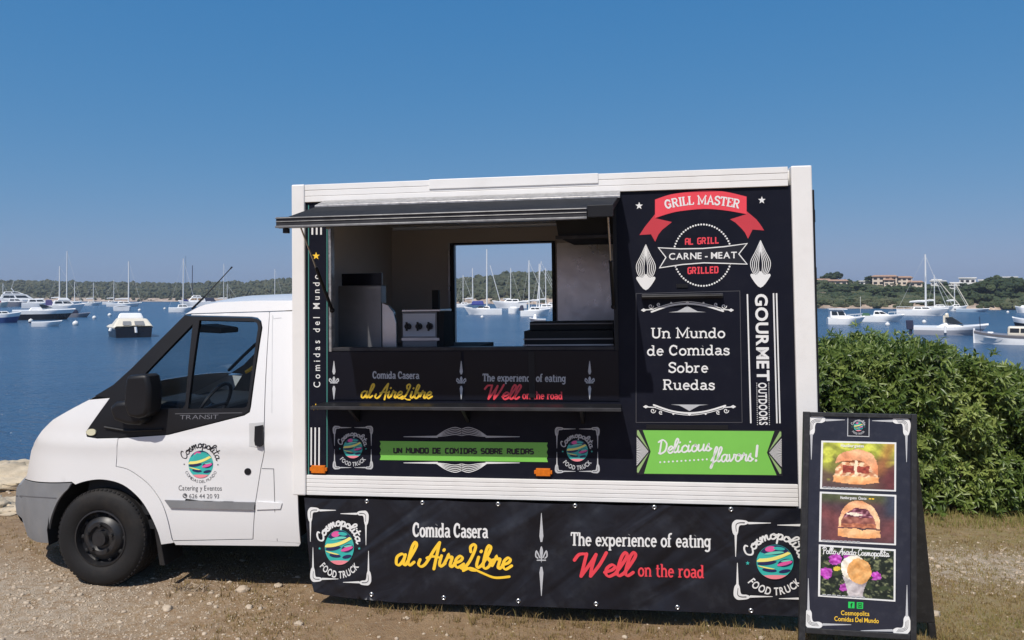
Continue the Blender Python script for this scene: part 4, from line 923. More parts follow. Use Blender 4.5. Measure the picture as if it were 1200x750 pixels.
b = MB(); bk = cs(346, 400); b.box((-3.44, .24, .35), (-3.405, 1.9, 1.22), CABIN); b.box((-3.44, .09, -.32), (-3.405, 2.03, .349), CABIN); b.build('cab_back', truck, off=OFF)
# inside of the cab
b = MB(); b.box((-5.0, .14, -.30), (-3.45, 1.98, -.24), CABIN); b.build('cab_floor', truck, off=OFF)
d0 = tp(165, 470, .5)
b = MB(); b.hexa([(-5.05, .14, -.1), (-4.35, .14, -.1), (-4.35, 1.98, -.1), (-5.05, 1.98, -.1), (-5.0, .2, .50), (-4.45, .2, .47), (-4.45, 1.92, .47), (-5.0, 1.92, .50)], CABIN); b.hexa([(-4.72, .32, .47), (-4.42, .32, .46), (-4.42, .85, .46), (-4.72, .85, .47), (-4.68, .36, .60), (-4.46, .36, .57), (-4.46, .8, .57), (-4.68, .8, .60)], CABIN)
b.build('dashboard', truck, bevel=.03, off=OFF)
sw = MB(); ctr = Vector((-4.28, .55, .52)); 
ring = []
for k in range(25):
    a = 2 * PI * k / 24; ring.append(ctr + Vector((.09 * math.cos(a), .19 * math.sin(a), .17 * math.cos(a))))
sw.tube(ring, .014, PLASTIC, 6, cap=False); sw.tube([ctr, ctr + Vector((-.2, 0, -.12))], .03, PLASTIC); sw.tube([ring[6], ring[18]], .014, PLASTIC); sw.build('steering_wheel', truck, True, off=OFF)
for y0 in (.28, 1.05, 1.52):
    b = MB(); b.box((-4.15, y0, -.02), (-3.62, y0 + .46, .14), CABIN); b.hexa([(-3.72, y0, .1), (-3.58, y0, .1), (-3.58, y0 + .46, .1), (-3.72, y0 + .46, .1), (-3.60, y0 + .03, .60), (-3.49, y0 + .03, .60), (-3.49, y0 + .43, .60), (-3.60, y0 + .43, .60)], CABIN)
    if y0 < 1 or y0 > 1.4: b.box((-3.58, y0 + .12, .62), (-3.48, y0 + .34, .80), CABIN)
    b.build('seat', truck, bevel=.03, off=OFF)
b = MB(); b.hexa([(-4.5, .30, -.2), (-3.5, .30, -.2), (-3.5, .31, -.2), (-4.5, .31, -.2)] and [(-4.6, 1.93, -.2), (-3.46, 1.93, -.2), (-3.46, 1.97, -.2), (-4.6, 1.97, -.2), (-4.6, 1.93, .60), (-3.46, 1.93, .60), (-3.46, 1.97, .60), (-4.6, 1.97, .60)], CABIN)
b.build('door_trim', truck, off=OFF); b = MB(); b.box((-4.6, .135, -.2), (-3.46, .16, .46), CABIN); b.build('door_trim', truck, off=OFF)
b = MB(); p = tp(256, 384, .42); b.hexa([(p.x - .10, .30, p.z - .03), (p.x + .09, .30, p.z - .04), (p.x + .09, .56, p.z - .04), (p.x - .10, .56, p.z - .03), (p.x - .10, .30, p.z + .03), (p.x + .09, .30, p.z + .0), (p.x + .09, .56, p.z + .0), (p.x - .10, .56, p.z + .03)], CABIN); b.build('sun_visor', truck, bevel=.012, off=OFF)
b = MB(); b.tube([tp(300, 403, .4), tp(284, 418, .42), tp(268, 434, .46)], .012, PLASTIC, 6); b.build('seat_belt', truck, off=OFF)
YELF = M('yellow_plastic', (.75, .45, .02), .4)
b = MB(); b.tube([tp(288, 436, .5), tp(292, 434, .5), tp(297, 430, .5)], .014, YELF, 6); b.build('belt_clip', truck, True, off=OFF)
# door fittings
def patch(name, px, mat, lift, parent, thick=.012, out=.0):
    V, fs = cdt(cs2(px), (), .05); mb = MB()
    vs = [(x, yf(x, z) - lift, z) for x, z in V]; f2 = []
    for f in fs:
        a, b_, c_ = (Vector(vs[i]) for i in f[:3]); f2.append(f if (b_ - a).cross(c_ - a).y < 0 else tuple(reversed(f)))
    mb.add(vs, f2, mat); return mb.build(name, parent, True, solid=thick, recalc=False, angle=50, off=OFF if parent is truck else None)
patch('side_moulding', [(194, 585.6), (299, 588.4), (298.6, 597), (200.5, 594.4)], GREYPL, .014, door, .018)
patch('moulding_end', [(300.8, 587.6), (322, 588.6), (331, 589.2), (329, 596), (301, 597)], WHITE, .008, truck, .01)
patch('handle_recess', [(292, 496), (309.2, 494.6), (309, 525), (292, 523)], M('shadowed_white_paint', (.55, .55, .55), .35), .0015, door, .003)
patch('door_handle', [(300.2, 499), (308.6, 497.6), (309, 501), (308.8, 520.5), (306, 522.8), (300.6, 521.4), (299.6, 516)], PLASTIC, .022, door, .024)
patch('door_lock', [(290.5 + 4 * math.cos(t * PI / 8), 552.5 + 4 * math.sin(t * PI / 8)) for t in range(16)], PLASTIC, .004, door, .006)
D = Decal(CF)
D.stroke([(307, 549), (320.8, 549.4), (322, 588)], .7, P_GREYT, caps=False); D.build('fuel_flap_seam', truck, OFF); D = Decal(CF); D.stroke([(322, 597), (325, 634)], .6, P_GREYT, caps=False); D.build('panel_seam', truck, OFF); D = Decal(CF)
D.stroke(catmull([(330, 372.5), (321, 373.6), (319.4, 378), (318.6, 484)], 4), .6, P_GREY, caps=False)
D.build('panel_seam', truck, OFF)
D = Decal(lambda x, y, l: tuple(cs(x, y, l + .007))); D.stroke(catmull([(19.5, 581), (40, 582), (67, 583.5)], 5), .9, P_GREYT, caps=False); D.build('bumper_seam', truck, OFF)
patch('turn_indicator', [(108 + 5.5 * math.cos(t * PI / 8), 506.2 + 3.9 * math.sin(t * PI / 8)) for t in range(16)], M('cream_lens', (.65, .62, .45), .2), .014, truck, .012)
P_CHROME = M('silver_badge', (.20, .20, .22), .4, metal=.3)
CFs = lambda x, y, l: tuple(cs(x, y, l + .004))
D = Decal(CFs); D.text('TRANSIT', 'sans', (211, 491.4), (256, 490.8), 5.4, P_CHROME, bold=-.008, up=(.1, -1)); D.stroke([(206, 484.8), (284, 483.6)], .9, P_GREYT); D.build('badge_lettering', truck, OFF)
D = Decal(CF)
globe(D, 235.4, 544, 14.5, 16.2, 0)
D.arctext('Cosmopolita', 'script', (235.6, 545), 18.5, 20.5, -72, 72, 9.5, P_BLACK, wt=.13, contrast=.3)
D.arctext('COMIDAS DEL MUNDO', 'sans', (235.6, 544), 20.4, 22.0, -66, 66, 3.6, P_GREYT, below=True, bold=0)
D.text('Catering y Eventos', 'sans', (209.4, 574.6), (260, 575), 6.2, P_GREYT, bold=.004)
D.text('626 44 20 93', 'sans', (221.8, 583.8), (256.8, 584), 5.4, P_GREYT, bold=0)
D.disc(216.8, 580.8, 2.7, 2.8, P_GREYT); D.star(216, 544, 1.2, P_GREYT); D.star(255.4, 544.5, 1.2, P_GREYT)
D.stroke([(215.6, 579.8), (216.2, 581.6), (218, 582.2)], .8, P_WHITE, 1)
D.build('door_emblem', door)
# mirror
def slab_px(name, px, Y, th, mat, parent=truck, bevel=.02):
    mb = MB(); P = [tp(x, y, Y) for x, y in px]; n = len(P)
    vs = [(p.x, Y, p.z) for p in P] + [(p.x + .02, Y + th, p.z) for p in P]
    fs = [tuple(range(n)), tuple(range(2 * n - 1, n - 1, -1))] + [(i, (i + 1) % n, n + (i + 1) % n, n + i) for i in range(n)]
    mb.add(vs, fs, mat); return mb.build(name, parent, True, bevel=bevel, off=OFF, angle=40, seg=3)
mir = slab_px('door_mirror', [(146.5, 442), (150, 440), (168, 439), (171.5, 441.5), (174.5, 455), (173.6, 478), (170, 488), (160, 491), (148, 488), (144, 474), (144.5, 455)], -.09, .14, PLASTIC, bevel=.03)
slab_px('mirror_arm', [(126, 478), (134, 471), (150, 470), (160, 478), (166, 494), (160, 499), (146, 498), (132, 493)], -.05, .12, PLASTIC, bevel=.03)
P_ = [tp(x, y, -.09) for x, y in ((146.5, 442), (168, 439), (174.5, 455), (173.6, 478), (160, 491), (148, 488), (144, 474))]; n_ = len(P_); mb = MB()
mb.add([(p.x, far(-.09), p.z) for p in P_] + [(p.x + .02, far(.05), p.z) for p in P_], [tuple(range(n_)), tuple(range(2 * n_ - 1, n_ - 1, -1))] + [(i, (i + 1) % n_, n_ + (i + 1) % n_, n_ + i) for i in range(n_)], PLASTIC); mb.build('door_mirror', truck, True, bevel=.03, off=OFF, angle=40, seg=3)
b = MB(); b.tube([cs(124, 500, .015), cs(150, 504.5, .015), cs(192, 503, .012)], .008, PLASTIC, 6); b.build('surround_trim', truck, True, off=OFF)
b = MB(); a0 = tp(225, 362, .45); a1 = tp(240, 347.5, .45); a2 = tp(270, 315, .45); b.tube([a0, a1], .008, PLASTIC, 6); b.tube([a1, a2], .0045, PLASTIC, 6, .0035); b.tube([a2, a2 + (a2 - a1).normalized() * .02], .006, PLASTIC, 6); b.build('antenna', truck, True, off=OFF)
# wheels
def wheel(c, s):
    x, y, z = c
    t = MB(); R = .345
    prof = [(.19, .0), (.20, -.012), (.255, -.028), (.30, -.026), (.325, -.012), (.337, .004)]
    for g in range(4):
        a = .012 + g * .045; prof += [(R, a), (R, a + .034), (R - .011, a + .036), (R - .011, a + .043)]
    prof += [(R, .196), (.325, .212), (.255, .22), (.19, .2)]
    t.lathe([(r, (h if s > 0 else -h)) for r, h in prof], RUBBER, 56, 'Y', c)
    for k in range(64):
        a = 2 * PI * k / 64; rot = Matrix.Rotation(-a, 3, 'Y')
        for h0, h1 in ((-.004, .010), (.196, .208)):
            vs = [rot @ Vector((px_, (h_ if s > 0 else -h_), pz)) + Vector(c) for px_, h_, pz in ((-.009, h0, R - .028), (.009, h0, R - .028), (.009, h1, R - .02), (-.009, h1, R - .02), (-.009, h0, R - .004), (.009, h0, R - .004), (.009, h1, R + .0008), (-.009, h1, R + .0008))]
            t.hexa(vs, RUBBER)
    o = t.build('wheel', truck, True, off=OFF, angle=35)
    t = MB(); f = s
    t.lathe([(.20, .005 * f), (.198, -.016 * f), (.188, -.018 * f), (.182, .03 * f), (.17, .045 * f), (.155, .02 * f), (.135, .0), (.115, -.012 * f), (.09, -.012 * f), (.075, .005 * f), (.055, .005 * f), (.05, -.03 * f), (0, -.034 * f)], RIM, 40, 'Y', c)
    for k in range(5):
        a = 2 * PI * k / 5 + .3; p = Vector(c) + Vector((.095 * math.cos(a), -.012 * f, .095 * math.sin(a)))
        t.lathe([(.014, 0), (.014, -.02 * f), (0, -.022 * f)], RIM, 6, 'Y', p)
    for k in range(10):
        a = 2 * PI * k / 10; p = Vector(c) + Vector((.162 * math.cos(a), .026 * f, .162 * math.sin(a))); t.ball(p, (.017, .012, .017), DARK, 8, 5)
    t.build('rim', o, True, angle=30)
    return o
wc = tp(119.5, 631.2, .09)
ZW = tp(119, 687.5, .09).z + .345
wheel((wc.x, .085, ZW), 1); wheel((wc.x, 2.035, ZW), -1); wheel((-1.25, .2, ZW - .01), 1); wheel((-1.25, 1.9, ZW - .01), -1)
wl = MB(); rows = []
for k in range(15):
    a = PI * (-.08 + 1.16 * k / 14); r = .46; rows.append([(wc.x + r * math.cos(a), y, ZW + .03 + .43 * math.sin(a)) for y in (.12, .55)])
wl.loft(rows, DARK); wl.box((wc.x - .5, .55, ZW - .1), (wc.x + .5, .57, ZW + .5), DARK); wl.build('wheel_housing', truck, off=OFF)
b = MB(); m0 = tp(177, 604, .09); m1 = tp(190, 663, .09); b.hexa([(m1.x - .02, .09, m1.z), (m1.x + .02, .09, m1.z), (m1.x + .02, .33, m1.z), (m1.x - .02, .33, m1.z), (m0.x, .10, m0.z), (m0.x + .03, .10, m0.z), (m0.x + .03, .33, m0.z), (m0.x, .33, m0.z)], RUBBER); b.build('mud_flap', truck, off=OFF, bevel=.006)
b = MB(); b.box((-5.25, .45, -.38), (-3.45, 1.7, -.305), DARK); b.box((-3.42, .55, -.25), (-.1, .65, -.06), DARK); b.box((-3.42, 1.45, -.25), (-.1, 1.55, -.06), DARK); b.box((-4.6, .75, -.50), (-3.9, 1.4, -.39), DARK); b.tube([(-1.25, .25, ZW), (-1.25, 1.85, ZW)], .06, DARK); b.tube([(wc.x, .3, ZW), (wc.x, 1.85, ZW)], .05, DARK)
b.box((-3.38, .20, -.42), (-3.05, .62, -.06), DARK); b.box((-3.40, .18, -.06), (-.05, 1.98, -.004), DARK); b.build('chassis', truck, off=OFF, bevel=.01)

# ------------------------------------------------------------------ BANNER under the box
banner = truck_root('advertising_banner', 'long black tarpaulin banner hanging below the box, printed with yellow and red lettering', 'banner')
def by(x, z): return -.045 + .007 * noise.noise(Vector((x * 2.2 + z * 1.5, z * 1.4, 3.1))) + .003 * noise.noise(Vector((x * 6 - z * 5, z * 4, 1.0))) + .012 * max(0, -.35 - z)
def bs(x, y, l=0):
    Y = -.045
    for _ in range(4): p = tp(x, y, Y); Y = by(p.x, p.z)
    return (p.x, Y - l, p.z)
top = [(356.5, 583)] + [(x, 582.8 + (x - 360) * .0215 + 1.3 * abs(math.sin((x - 430) * PI / 86))) for x in range(372, 956, 12)] + [(955, 594)]
low = [(955, 724), (933, 722.7), (850, 718.8), (760, 715.5), (700, 713.8), (640, 711.5), (560, 709.5), (466, 706.5), (410, 701.5), (380, 697.5), (367.5, 694), (365, 683), (361, 640)]
o2 = [(lambda p: (p.x, p.z))(tp(x, y, -.045)) for x, y in top + low]
V, fs = cdt(o2, (), .035); mb = MB(); mb.add([(x, by(x, z), z) for x, z in V], fs, TARP)
bsheet = mb.build('tarpaulin', banner, True, off=OFF, angle=180)
BF = lambda x, y, l: bs(x, y, l + .0022)
D = Decal(BF); emblem(D, (398, 640), 34, 42, sk=(1.5, 2)); D.build('emblem', bsheet)
D = Decal(BF); emblem(D, (908, 657), 47, 45, sk=(1, 1.2), gs=.46); D.build('emblem', bsheet)
D = Decal(BF)
D.text('Comida Casera', 'slab', (484, 629), (571.5, 630.4), 17, P_WHITE, wt=.15)
D.text('al AireLibre', 'script', (462, 662), (596, 667), 27, P_YEL, wt=.135, contrast=.4, slant=.16)
D.stroke(catmull([(543, 668.5), (552, 665.5), (565, 671), (580, 676.6), (597, 675.5)], 6), 3.2, P_YEL, 1, contrast=.2)
D.build('yellow_lettering', bsheet)
D = Decal(BF); fleur(D, 634.5, 601, 698, 7.5, P_GREY); D.build('fleur_ornament', bsheet)
D = Decal(BF)
D.text('The experience of eating', 'slab', (668.8, 639.3), (832.5, 641.6), 16, P_WHITE, wt=.15)
D.text('Well', 'script', (677, 675.5), (738, 675), 27, P_RED, wt=.15, contrast=.4, slant=.12)
D.text('on the road', 'slab', (747.5, 675.2), (824.5, 677.3), 15.5, P_RED, wt=.15)
D.build('red_lettering', bsheet)
for x, y in ((430, 587.4), (495, 589), (583.7, 590.6), (673.9, 592.6), (766.7, 594.4), (856.5, 596.8), (435.4, 696.4), (520, 700.4), (607.5, 704), (698.5, 707.6), (793.9, 711.6), (880, 715.4)):
    p = bs(x, y); b = MB(); b.lathe([(.006, -.004), (.0095, -.007), (.0135, -.005), (.015, -.002)], STEEL, 14, 'Y', p); b.lathe([(0, -.003), (.008, -.0035)], P_BLACK, 10, 'Y', p); b.build('eyelet', bsheet, True)

# ------------------------------------------------------------------ kitchen gear standing in the box
def gear(name, label, cat): return truck_root(name, label, cat)
ck = MB(); ck.box((-3.29, .115, Z0 - .06), (-2.235, 1.3, Z0 - .022), DARK); ck.box((-2.235, .115, Z0 - .06), (-1.24, .62, Z0 - .022), DARK); ck.box((-3.2, .16, .1), (-1.3, .6, Z0 - .062), STEELD); ck.build('worktop', truck, off=OFF, bevel=.004)
g = gear('stove', 'steel cooking range with three black control knobs, seen through the serving opening', 'stove')
zt = Z0 - .020
SY = .46
pA = tp(471, 366, SY); pB = tp(512, 394, SY)
b = MB(); b.box((pA.x, SY, zt), (pB.x, SY + .33, pA.z), STEELD); b.box((pA.x, SY - .01, pA.z + .002), (pB.x + .03, SY + .35, pA.z + .02), STEEL); b.box((pB.x + .004, SY + .01, zt), (pB.x + .05, SY + .33, pA.z), DARK); b.build('stove_body', g, off=OFF, bevel=.004)
b = MB(); b.box((pA.x + .01, SY - .006, pB.z), (pB.x - .01, SY - .001, pA.z - .012), M('light_control_panel', (.62, .62, .66), .4)); b.box((pA.x, SY - .015, pB.z - .03), (pB.x + .02, SY - .001, pB.z - .012), STEEL); b.build('control_panel', g, off=OFF)
for k in range(3):
    p = tp(477.5 + 12.8 * k, 382.5, SY - .03); b = MB(); b.lathe([(.0, -.04), (.020, -.038), (.024, 0)], PLASTIC, 14, 'Y', (p.x, SY - .007, p.z)); b.box((p.x - .006, SY - .06, p.z - .032), (p.x + .006, SY - .045, p.z + .032), PLASTIC); b.build('knob', g, off=OFF)
pC = tp(512, 340, SY + .4); b = MB(); b.box((pC.x - .03, SY + .36, zt), (pC.x + .02, SY + .41, pC.z), DARK); b.build('flue', g, off=OFF)
g = gear('fryer_cabinet', 'tall dull steel fryer with rounded corner at the left of the serving opening', 'fryer')
pA = tp(396, 335, .40); pB = tp(447, 400, .40)
b = MB(); b.box((pA.x, .40, zt), (pB.x, .52, pA.z), STEELD); fo = b.build('fryer_body', g, off=OFF, bevel=.006)
b = MB(); prof = [(pB.x + .003, zt), (pB.x + .11, zt), (pB.x + .11, zt + .18), (pB.x + .09, zt + .26), (pB.x + .05, zt + .31), (pB.x + .003, zt + .33)]
n = len(prof); b.add([(x, .405, z) for x, z in prof] + [(x, .45, z) for x, z in prof], [tuple(range(n)), tuple(range(2 * n - 1, n - 1, -1))] + [(i, (i + 1) % n, n + (i + 1) % n, n + i) for i in range(n)], STEEL); b.build('rounded_side', g, off=OFF, bevel=.004)
b = MB(); b.box((pA.x + .01, .45, pA.z + .002), (pB.x - .01, .47, pA.z + .09), GLOSSBLK); b.build('splash_guard', g, off=OFF)
g = gear('griddle', 'low black griddle with steel front rail beside the back window inside the box', 'griddle')
pA = tp(614, 388, .22); pB = tp(719, 406, .22)
b = MB(); b.box((pA.x, .22, zt), (pB.x, .6, pA.z), DARK); b.build('griddle_body', g, off=OFF, bevel=.004)
b = MB(); b.box((pA.x - .005, .205, zt + .018), (pB.x, .218, zt + .03), STEEL); b.box((pA.x - .005, .205, zt + .062), (pB.x, .218, zt + .07), STEELD); b.build('front_rail', g, off=OFF)
b = MB(); b.box((pA.x + .03, .3, pA.z + .003), (pB.x, .6, pA.z + .06), DARK); b.box((pA.x + .03, .29, pA.z + .04), (pB.x, .299, pA.z + .05), STEELD); b.build('lid', g, off=OFF, bevel=.004)
b = MB(); p0 = tp(652, 380, BY); p1 = tp(735, 283, BY); b.box((bx1 + .045, BY - .008, 1.0), (-1.2, BY - .002, p1.z), STEEL); b.build('steel_splashback', truck, off=OFF)
# ------------------------------------------------------------------ A-FRAME MENU BOARD
S0 = at_z(936, 741, .17); S1 = at_z(1073.5, 750, .17)
se = (S1 - S0); se.z = 0; sw_ = se.length; se.normalize(); sback = Vector((-se.y, se.x, 0)); LEAN = math.radians(7.5)
su = (Vector((0, 0, 1)) * math.cos(LEAN) + sback * math.sin(LEAN)); sn = se.cross(su)     # sn: away from viewer?
if sn.dot(sback) > 0: sn = -sn
top_c = (on_plane(944, 483.5, S0, sn) + on_plane(1071.5, 486.5, S0, sn)) / 2; su = top_c - (S0 + S1) / 2; SH = su.length; su.normalize()
sign = empty('menu_board', tuple((S0 + S1) / 2 * 1.0 - Vector((0, 0, .17))), label='black folding menu board with three food photographs standing in front of the truck', cat='menu board')
SO = Vector(sign.location)
def sl(x, y, l=0): return tuple(on_plane(x, y, S0, sn) + sn * l - SO)
def frame3(a, h, d): return S0 + se * a + su * h - sn * d - SO                      # along, up, behind the face
BLKW = M('black_painted_wood', (.018, .018, .02), .5, var=.2, scale=12, bump=.08, bscale=60, dirt=(.12, .12, .12), dscale=25, damt=.25)
SIGNF = M('navy_black_board', (.020, .022, .036), .34, var=.12, scale=5, rvar=.1, dirt=(.2, .2, .22), dscale=18, damt=.10)
def sbar(mb, a0, a1, h0, h1, d0, d1, mat): mb.hexa([frame3(a0, h0, d0), frame3(a1, h0, d0), frame3(a1, h0, d1), frame3(a0, h0, d1), frame3(a0, h1, d0), frame3(a1, h1, d0), frame3(a1, h1, d1), frame3(a0, h1, d1)], mat)
mb = MB(); sbar(mb, .035, sw_ - .03, .03, SH - .02, 0, .012, SIGNF); face = mb.build('front_board', sign)
mb = MB(); fw = .038
sbar(mb, 0, .035, -.185, SH + .006, -.012, .022, BLKW); sbar(mb, sw_ - .03, sw_, -.185, SH + .006, -.012, .022, BLKW)
sbar(mb, .036, sw_ - .031, 0, .03, -.011, .021, BLKW); sbar(mb, .036, sw_ - .031, SH - .02, SH + .004, -.011, .021, BLKW); mb.build('front_frame', sign, bevel=.003)
# rear leaf leans the other way
hT = S0 + su * SH; bb0 = S0 + sback * .46 + se * .03; bb1 = S1 + sback * .46 - se * .0
def rear(a, t, d):
    p = (hT + se * a - sn * .03).lerp(S0 + sback * .40 + se * (a + .245) + Vector((0, 0, -.02)), t); return p + sback * d - SO
mb = MB(); mb.hexa([rear(.01, 1.035, 0), rear(sw_ - .005, 1.035, 0), rear(sw_ - .005, 1.035, .025), rear(.01, 1.035, .025), rear(.01, 0, 0), rear(sw_ - .005, 0, 0), rear(sw_ - .005, 0, .025), rear(.01, 0, .025)], BLKW)
for a in (.01, sw_ - .045): mb.hexa([rear(a, 1.12, .001), rear(a + .04, 1.12, .001), rear(a + .04, 1.12, .024), rear(a, 1.12, .024), rear(a, 1.037, .001), rear(a + .04, 1.037, .001), rear(a + .04, 1.037, .024), rear(a, 1.037, .024)], BLKW)
mb.build('rear_board', sign, bevel=.003)
SD = lambda x, y, l: sl(x, y, l)
def spike_knot(D, c, right, down, L1=40, L2=48, s=1.0):
    cx, cy = c; ux, uy = right, down
    P = lambda a, b: (cx + ux * a * s, cy + uy * b * s)
    D.poly(catmull([P(-1.5, 16), P(-3, 5), P(1, -2), P(7, -3.5), P(16, -2), P(18.5, 2), P(14, 5), P(8, 5), P(6, 9), P(5.5, 16), P(2, 20)], 4, True), P_WHITE)
    for k in range(3): D.stroke(catmull([P(.5 + k * 1.4, 14 - k), P(1 + k * 1.4, 5 + k * .6), P(6, 1 + k * 1.5), P(14 - k, .2 + k * 1.5)], 5), .45, P_BLACK, 1)
    D.poly([P(17, .4), P(19, 3.2), P(L1, 1.8), P(L1, 1.2)], P_GREY); D.poly([P(.4, 18), P(3.4, 18), P(2.0, L2), P(1.4, L2)], P_GREY)
for a in (((949, 490.5), 1, 1, 41, 48), ((1064, 491.5), -1, 1, 42, 50), ((945.5, 733.5), 1, -1, 52, 56), ((1064.5, 740.5), -1, -1, 56, 55)): D = Decal(SD); spike_knot(D, *a); D.build('corner_ornament', face)
D = Decal(SD); fr_ = [(993.5, 487.6), (1018.5, 488.6), (1018.2, 511.6), (993.2, 510.8)]; D.poly(fr_, P_BLACK); D.stroke(fr_ + [fr_[0]], .9, P_GREY, 1); emblem(D, (1005.8, 499.6), 11, 11, frame=False, txt=P_GREY, lay=1); D.build('emblem', face)
D = Decal(SD)
D.text('Cosmopolita', 'sans', (985.5, 720.6), (1018.7, 721.8), 5.6, P_YEL, bold=.01); D.text('Comidas Del Mundo', 'sans', (977.7, 727.4), (1029.7, 730.2), 5.6, P_YEL, bold=.01)
D.poly([(994, 705), (1001.3, 705.3), (1001.2, 712.8), (993.9, 712.5)], P_FB); D.poly([(1004, 705.6), (1011.4, 705.9), (1011.3, 713.4), (1003.9, 713.1)], P_FB)
D.text('f', 'sans', (996.4, 711.6), (999.2, 711.7), 5.2, P_BLACK, lay=1, bold=.03); D.stroke([(1005.6, 707.2), (1009.8, 707.4), (1009.7, 711.7), (1005.5, 711.5), (1005.6, 707.2)], .7, P_DGREEN, 1); D.disc(1007.7, 709.5, 1.1, 1.1, P_DGREEN, 1, 10)
D.build('yellow_lettering', face)
def printmat():
    m = bpy.data.materials.new('photo_print'); m.use_nodes = True; n = m.node_tree.nodes; l = m.node_tree.links
    a = n.new('ShaderNodeVertexColor'); a.layer_name = 'Col'; l.new(a.outputs[0], n['Principled BSDF'].inputs['Base Color']); n['Principled BSDF'].inputs['Roughness'].default_value = .35; return m
PRINT = printmat()
def N(x, y, s=1, z=0): return noise.noise(Vector((x * s, y * s, z)))
def lerp3(a, b, t): t = max(0, min(1, t)); return tuple(a[i] + (b[i] - a[i]) * t for i in range(3))
def sm(a, b, x): t = max(0, min(1, (x - a) / (b - a))); return t * t * (3 - 2 * t)
def burger1(u, v):                     # u right, v up, 0..1; sRGB 0..255
    bg = lerp3((104, 84, 70), (158, 162, 66), sm(.3, .8, v + .3 * N(u, v, 3))); bg = lerp3(bg, (204, 208, 84), sm(.05, .45, N(u, v, 6, 4) + v - .6)); bg = lerp3(bg, (104, 56, 58), sm(.62, .95, u) * sm(.75, .3, v)); bg = lerp3(bg, (190, 120, 70), sm(.16, 0, abs(u - .82 - .25 * (v - .5))) * sm(.2, .4, v) * .6); bg = lerp3(bg, (92, 72, 74), sm(.25, .0, v) * (1 - u))
    x = (u - .47) / .30; c = bg; ed = .025 * N(u, v, 8)
    if abs(x) < 1.0 + ed * 3 and .22 < v < .70 - .3 * x * x:
        c = lerp3((206, 136, 96), (250, 218, 178), sm(-.3, .4, N(u * 1.2, v, 13) + .5 * N(u, v, 30)))
        if abs(x) < .62 and .34 < v < .50 + ed: c = lerp3((134, 58, 48), (188, 92, 72), .5 + 1.1 * N(u, v, 18))
        if abs(x) < .7 and .57 < v < .62 + ed: c = lerp3((150, 86, 50), (110, 64, 40), .5 + N(u, v, 9))
        if abs(x + .02) < .07 + .03 * N(u, v, 9) and .3 < v < .64: c = (254, 232, 196)
    tb = .52 + .34 * max(0, 1 - x * x) ** .5 if abs(x) < 1 else 0
    lo = .62 - .16 * max(0, x) ** 2 * 1.6 - .08 * x * x
    if abs(x) < 1 and lo < v < tb + ed: c = lerp3((222, 140, 96), (254, 202, 156), .5 + .7 * N(u, v, 5) + (v - .68) * 1.6)
    if abs(x) < 1.06 and .09 + .05 * x * x < v < .26 + .03 * N(u, v, 9): c = lerp3((236, 152, 92), (255, 206, 150), .5 + .6 * N(u, v, 7) + (v - .17) * 3)
    return c
def burger2(u, v):
    bg = lerp3((78, 60, 66), (128, 74, 74), .5 + .9 * N(u, v, 2.5) - .6 * abs(v - .3)); bg = lerp3(bg, (84, 96, 62), sm(.72, .95, v) * .8); bg = lerp3(bg, (66, 70, 84), sm(.8, .95, u) * sm(.4, .7, v)); c = bg
    x = (u - .52) / .285; ed = .03 * N(u, v, 7)
    tb = .34 + .54 * max(0, 1 - abs(x) ** 2.3) ** .5 if abs(x) < 1 else 0
    if abs(x) < 1 and .3 < v < tb + ed: c = lerp3((214, 132, 84), (252, 204, 158), .55 + .7 * N(u, v, 5) + .5 * x * (1 if x > 0 else -.6))
    xi = (u - .505) / .235; ti = .34 + .38 * max(0, 1 - abs(xi) ** 2.2) ** .5 if abs(xi) < 1 else 0
    if abs(xi) < 1 and .3 < v < ti + ed:
        c = lerp3((92, 44, 58), (196, 140, 150), sm(-.25, .5, N(u * 1.3 + v, v * 2.2 - u, 11)) )
        if v < .52 + ed: c = lerp3((128, 74, 66), (182, 120, 104), .5 + 1.1 * N(u, v, 14))
        if v < .38 + ed: c = lerp3((160, 92, 70), (214, 140, 104), .5 + 1.2 * N(u, v, 16))
        m = .585 - .16 * (u - .45) + .02 * N(u, 1, 14)
        if abs(v - m) < .03 + .025 * N(u, 3, 12) and .34 < u < .56: c = (250, 236, 214)
    if abs(x) < 1.02 and .07 + .04 * x * x < v < .27 + .035 * N(u, v, 10): c = lerp3((232, 156, 96), (254, 212, 164), .5 + .6 * N(u, v, 6) + (v - .2) * 2)
    return c
def cone3(u, v):
    n1 = N(u, v, 9, 3); c = lerp3((30, 38, 32), (128, 132, 96), sm(-.1, .7, N(u, v, 11) + .8 * N(u, v, 24, 2) + .5 * N(u, v, 45, 6)))
    c = lerp3(c, (54, 66, 44), sm(.1, .4, N(u, v, 7, 8))); 
    for (cx, cy, r) in ((.08, .46, .11), (.2, .76, .12), (.76, .46, .09), (.32, .18, .08), (.36, .84, .07)):
        d = math.hypot((u - cx) * 1.35, v - cy); 
        if d < r + .03 * N(u, v, 25): c = lerp3((150, 40, 140), (214, 110, 210), .5 + N(u, v, 22))
    if math.hypot(u - .22, (v - .56)) < .05: c = (214, 190, 70)
    if v < .42 and abs(u - .48) < .09 + .19 * (v - .0): c = lerp3((214, 206, 204), (150, 140, 144), .4 + N(u, v, 8) + (u - .45) * 2)
    if math.hypot((u - .46) / .185, (v - .60) / .26) < 1: c = lerp3((250, 246, 236), (230, 214, 186), .4 + N(u, v, 12))
    if math.hypot((u - .53) / .165, (v - .54) / .26) < 1: c = lerp3((214, 150, 84), (238, 184, 120), .5 + .8 * N(u, v, 9))
    return c
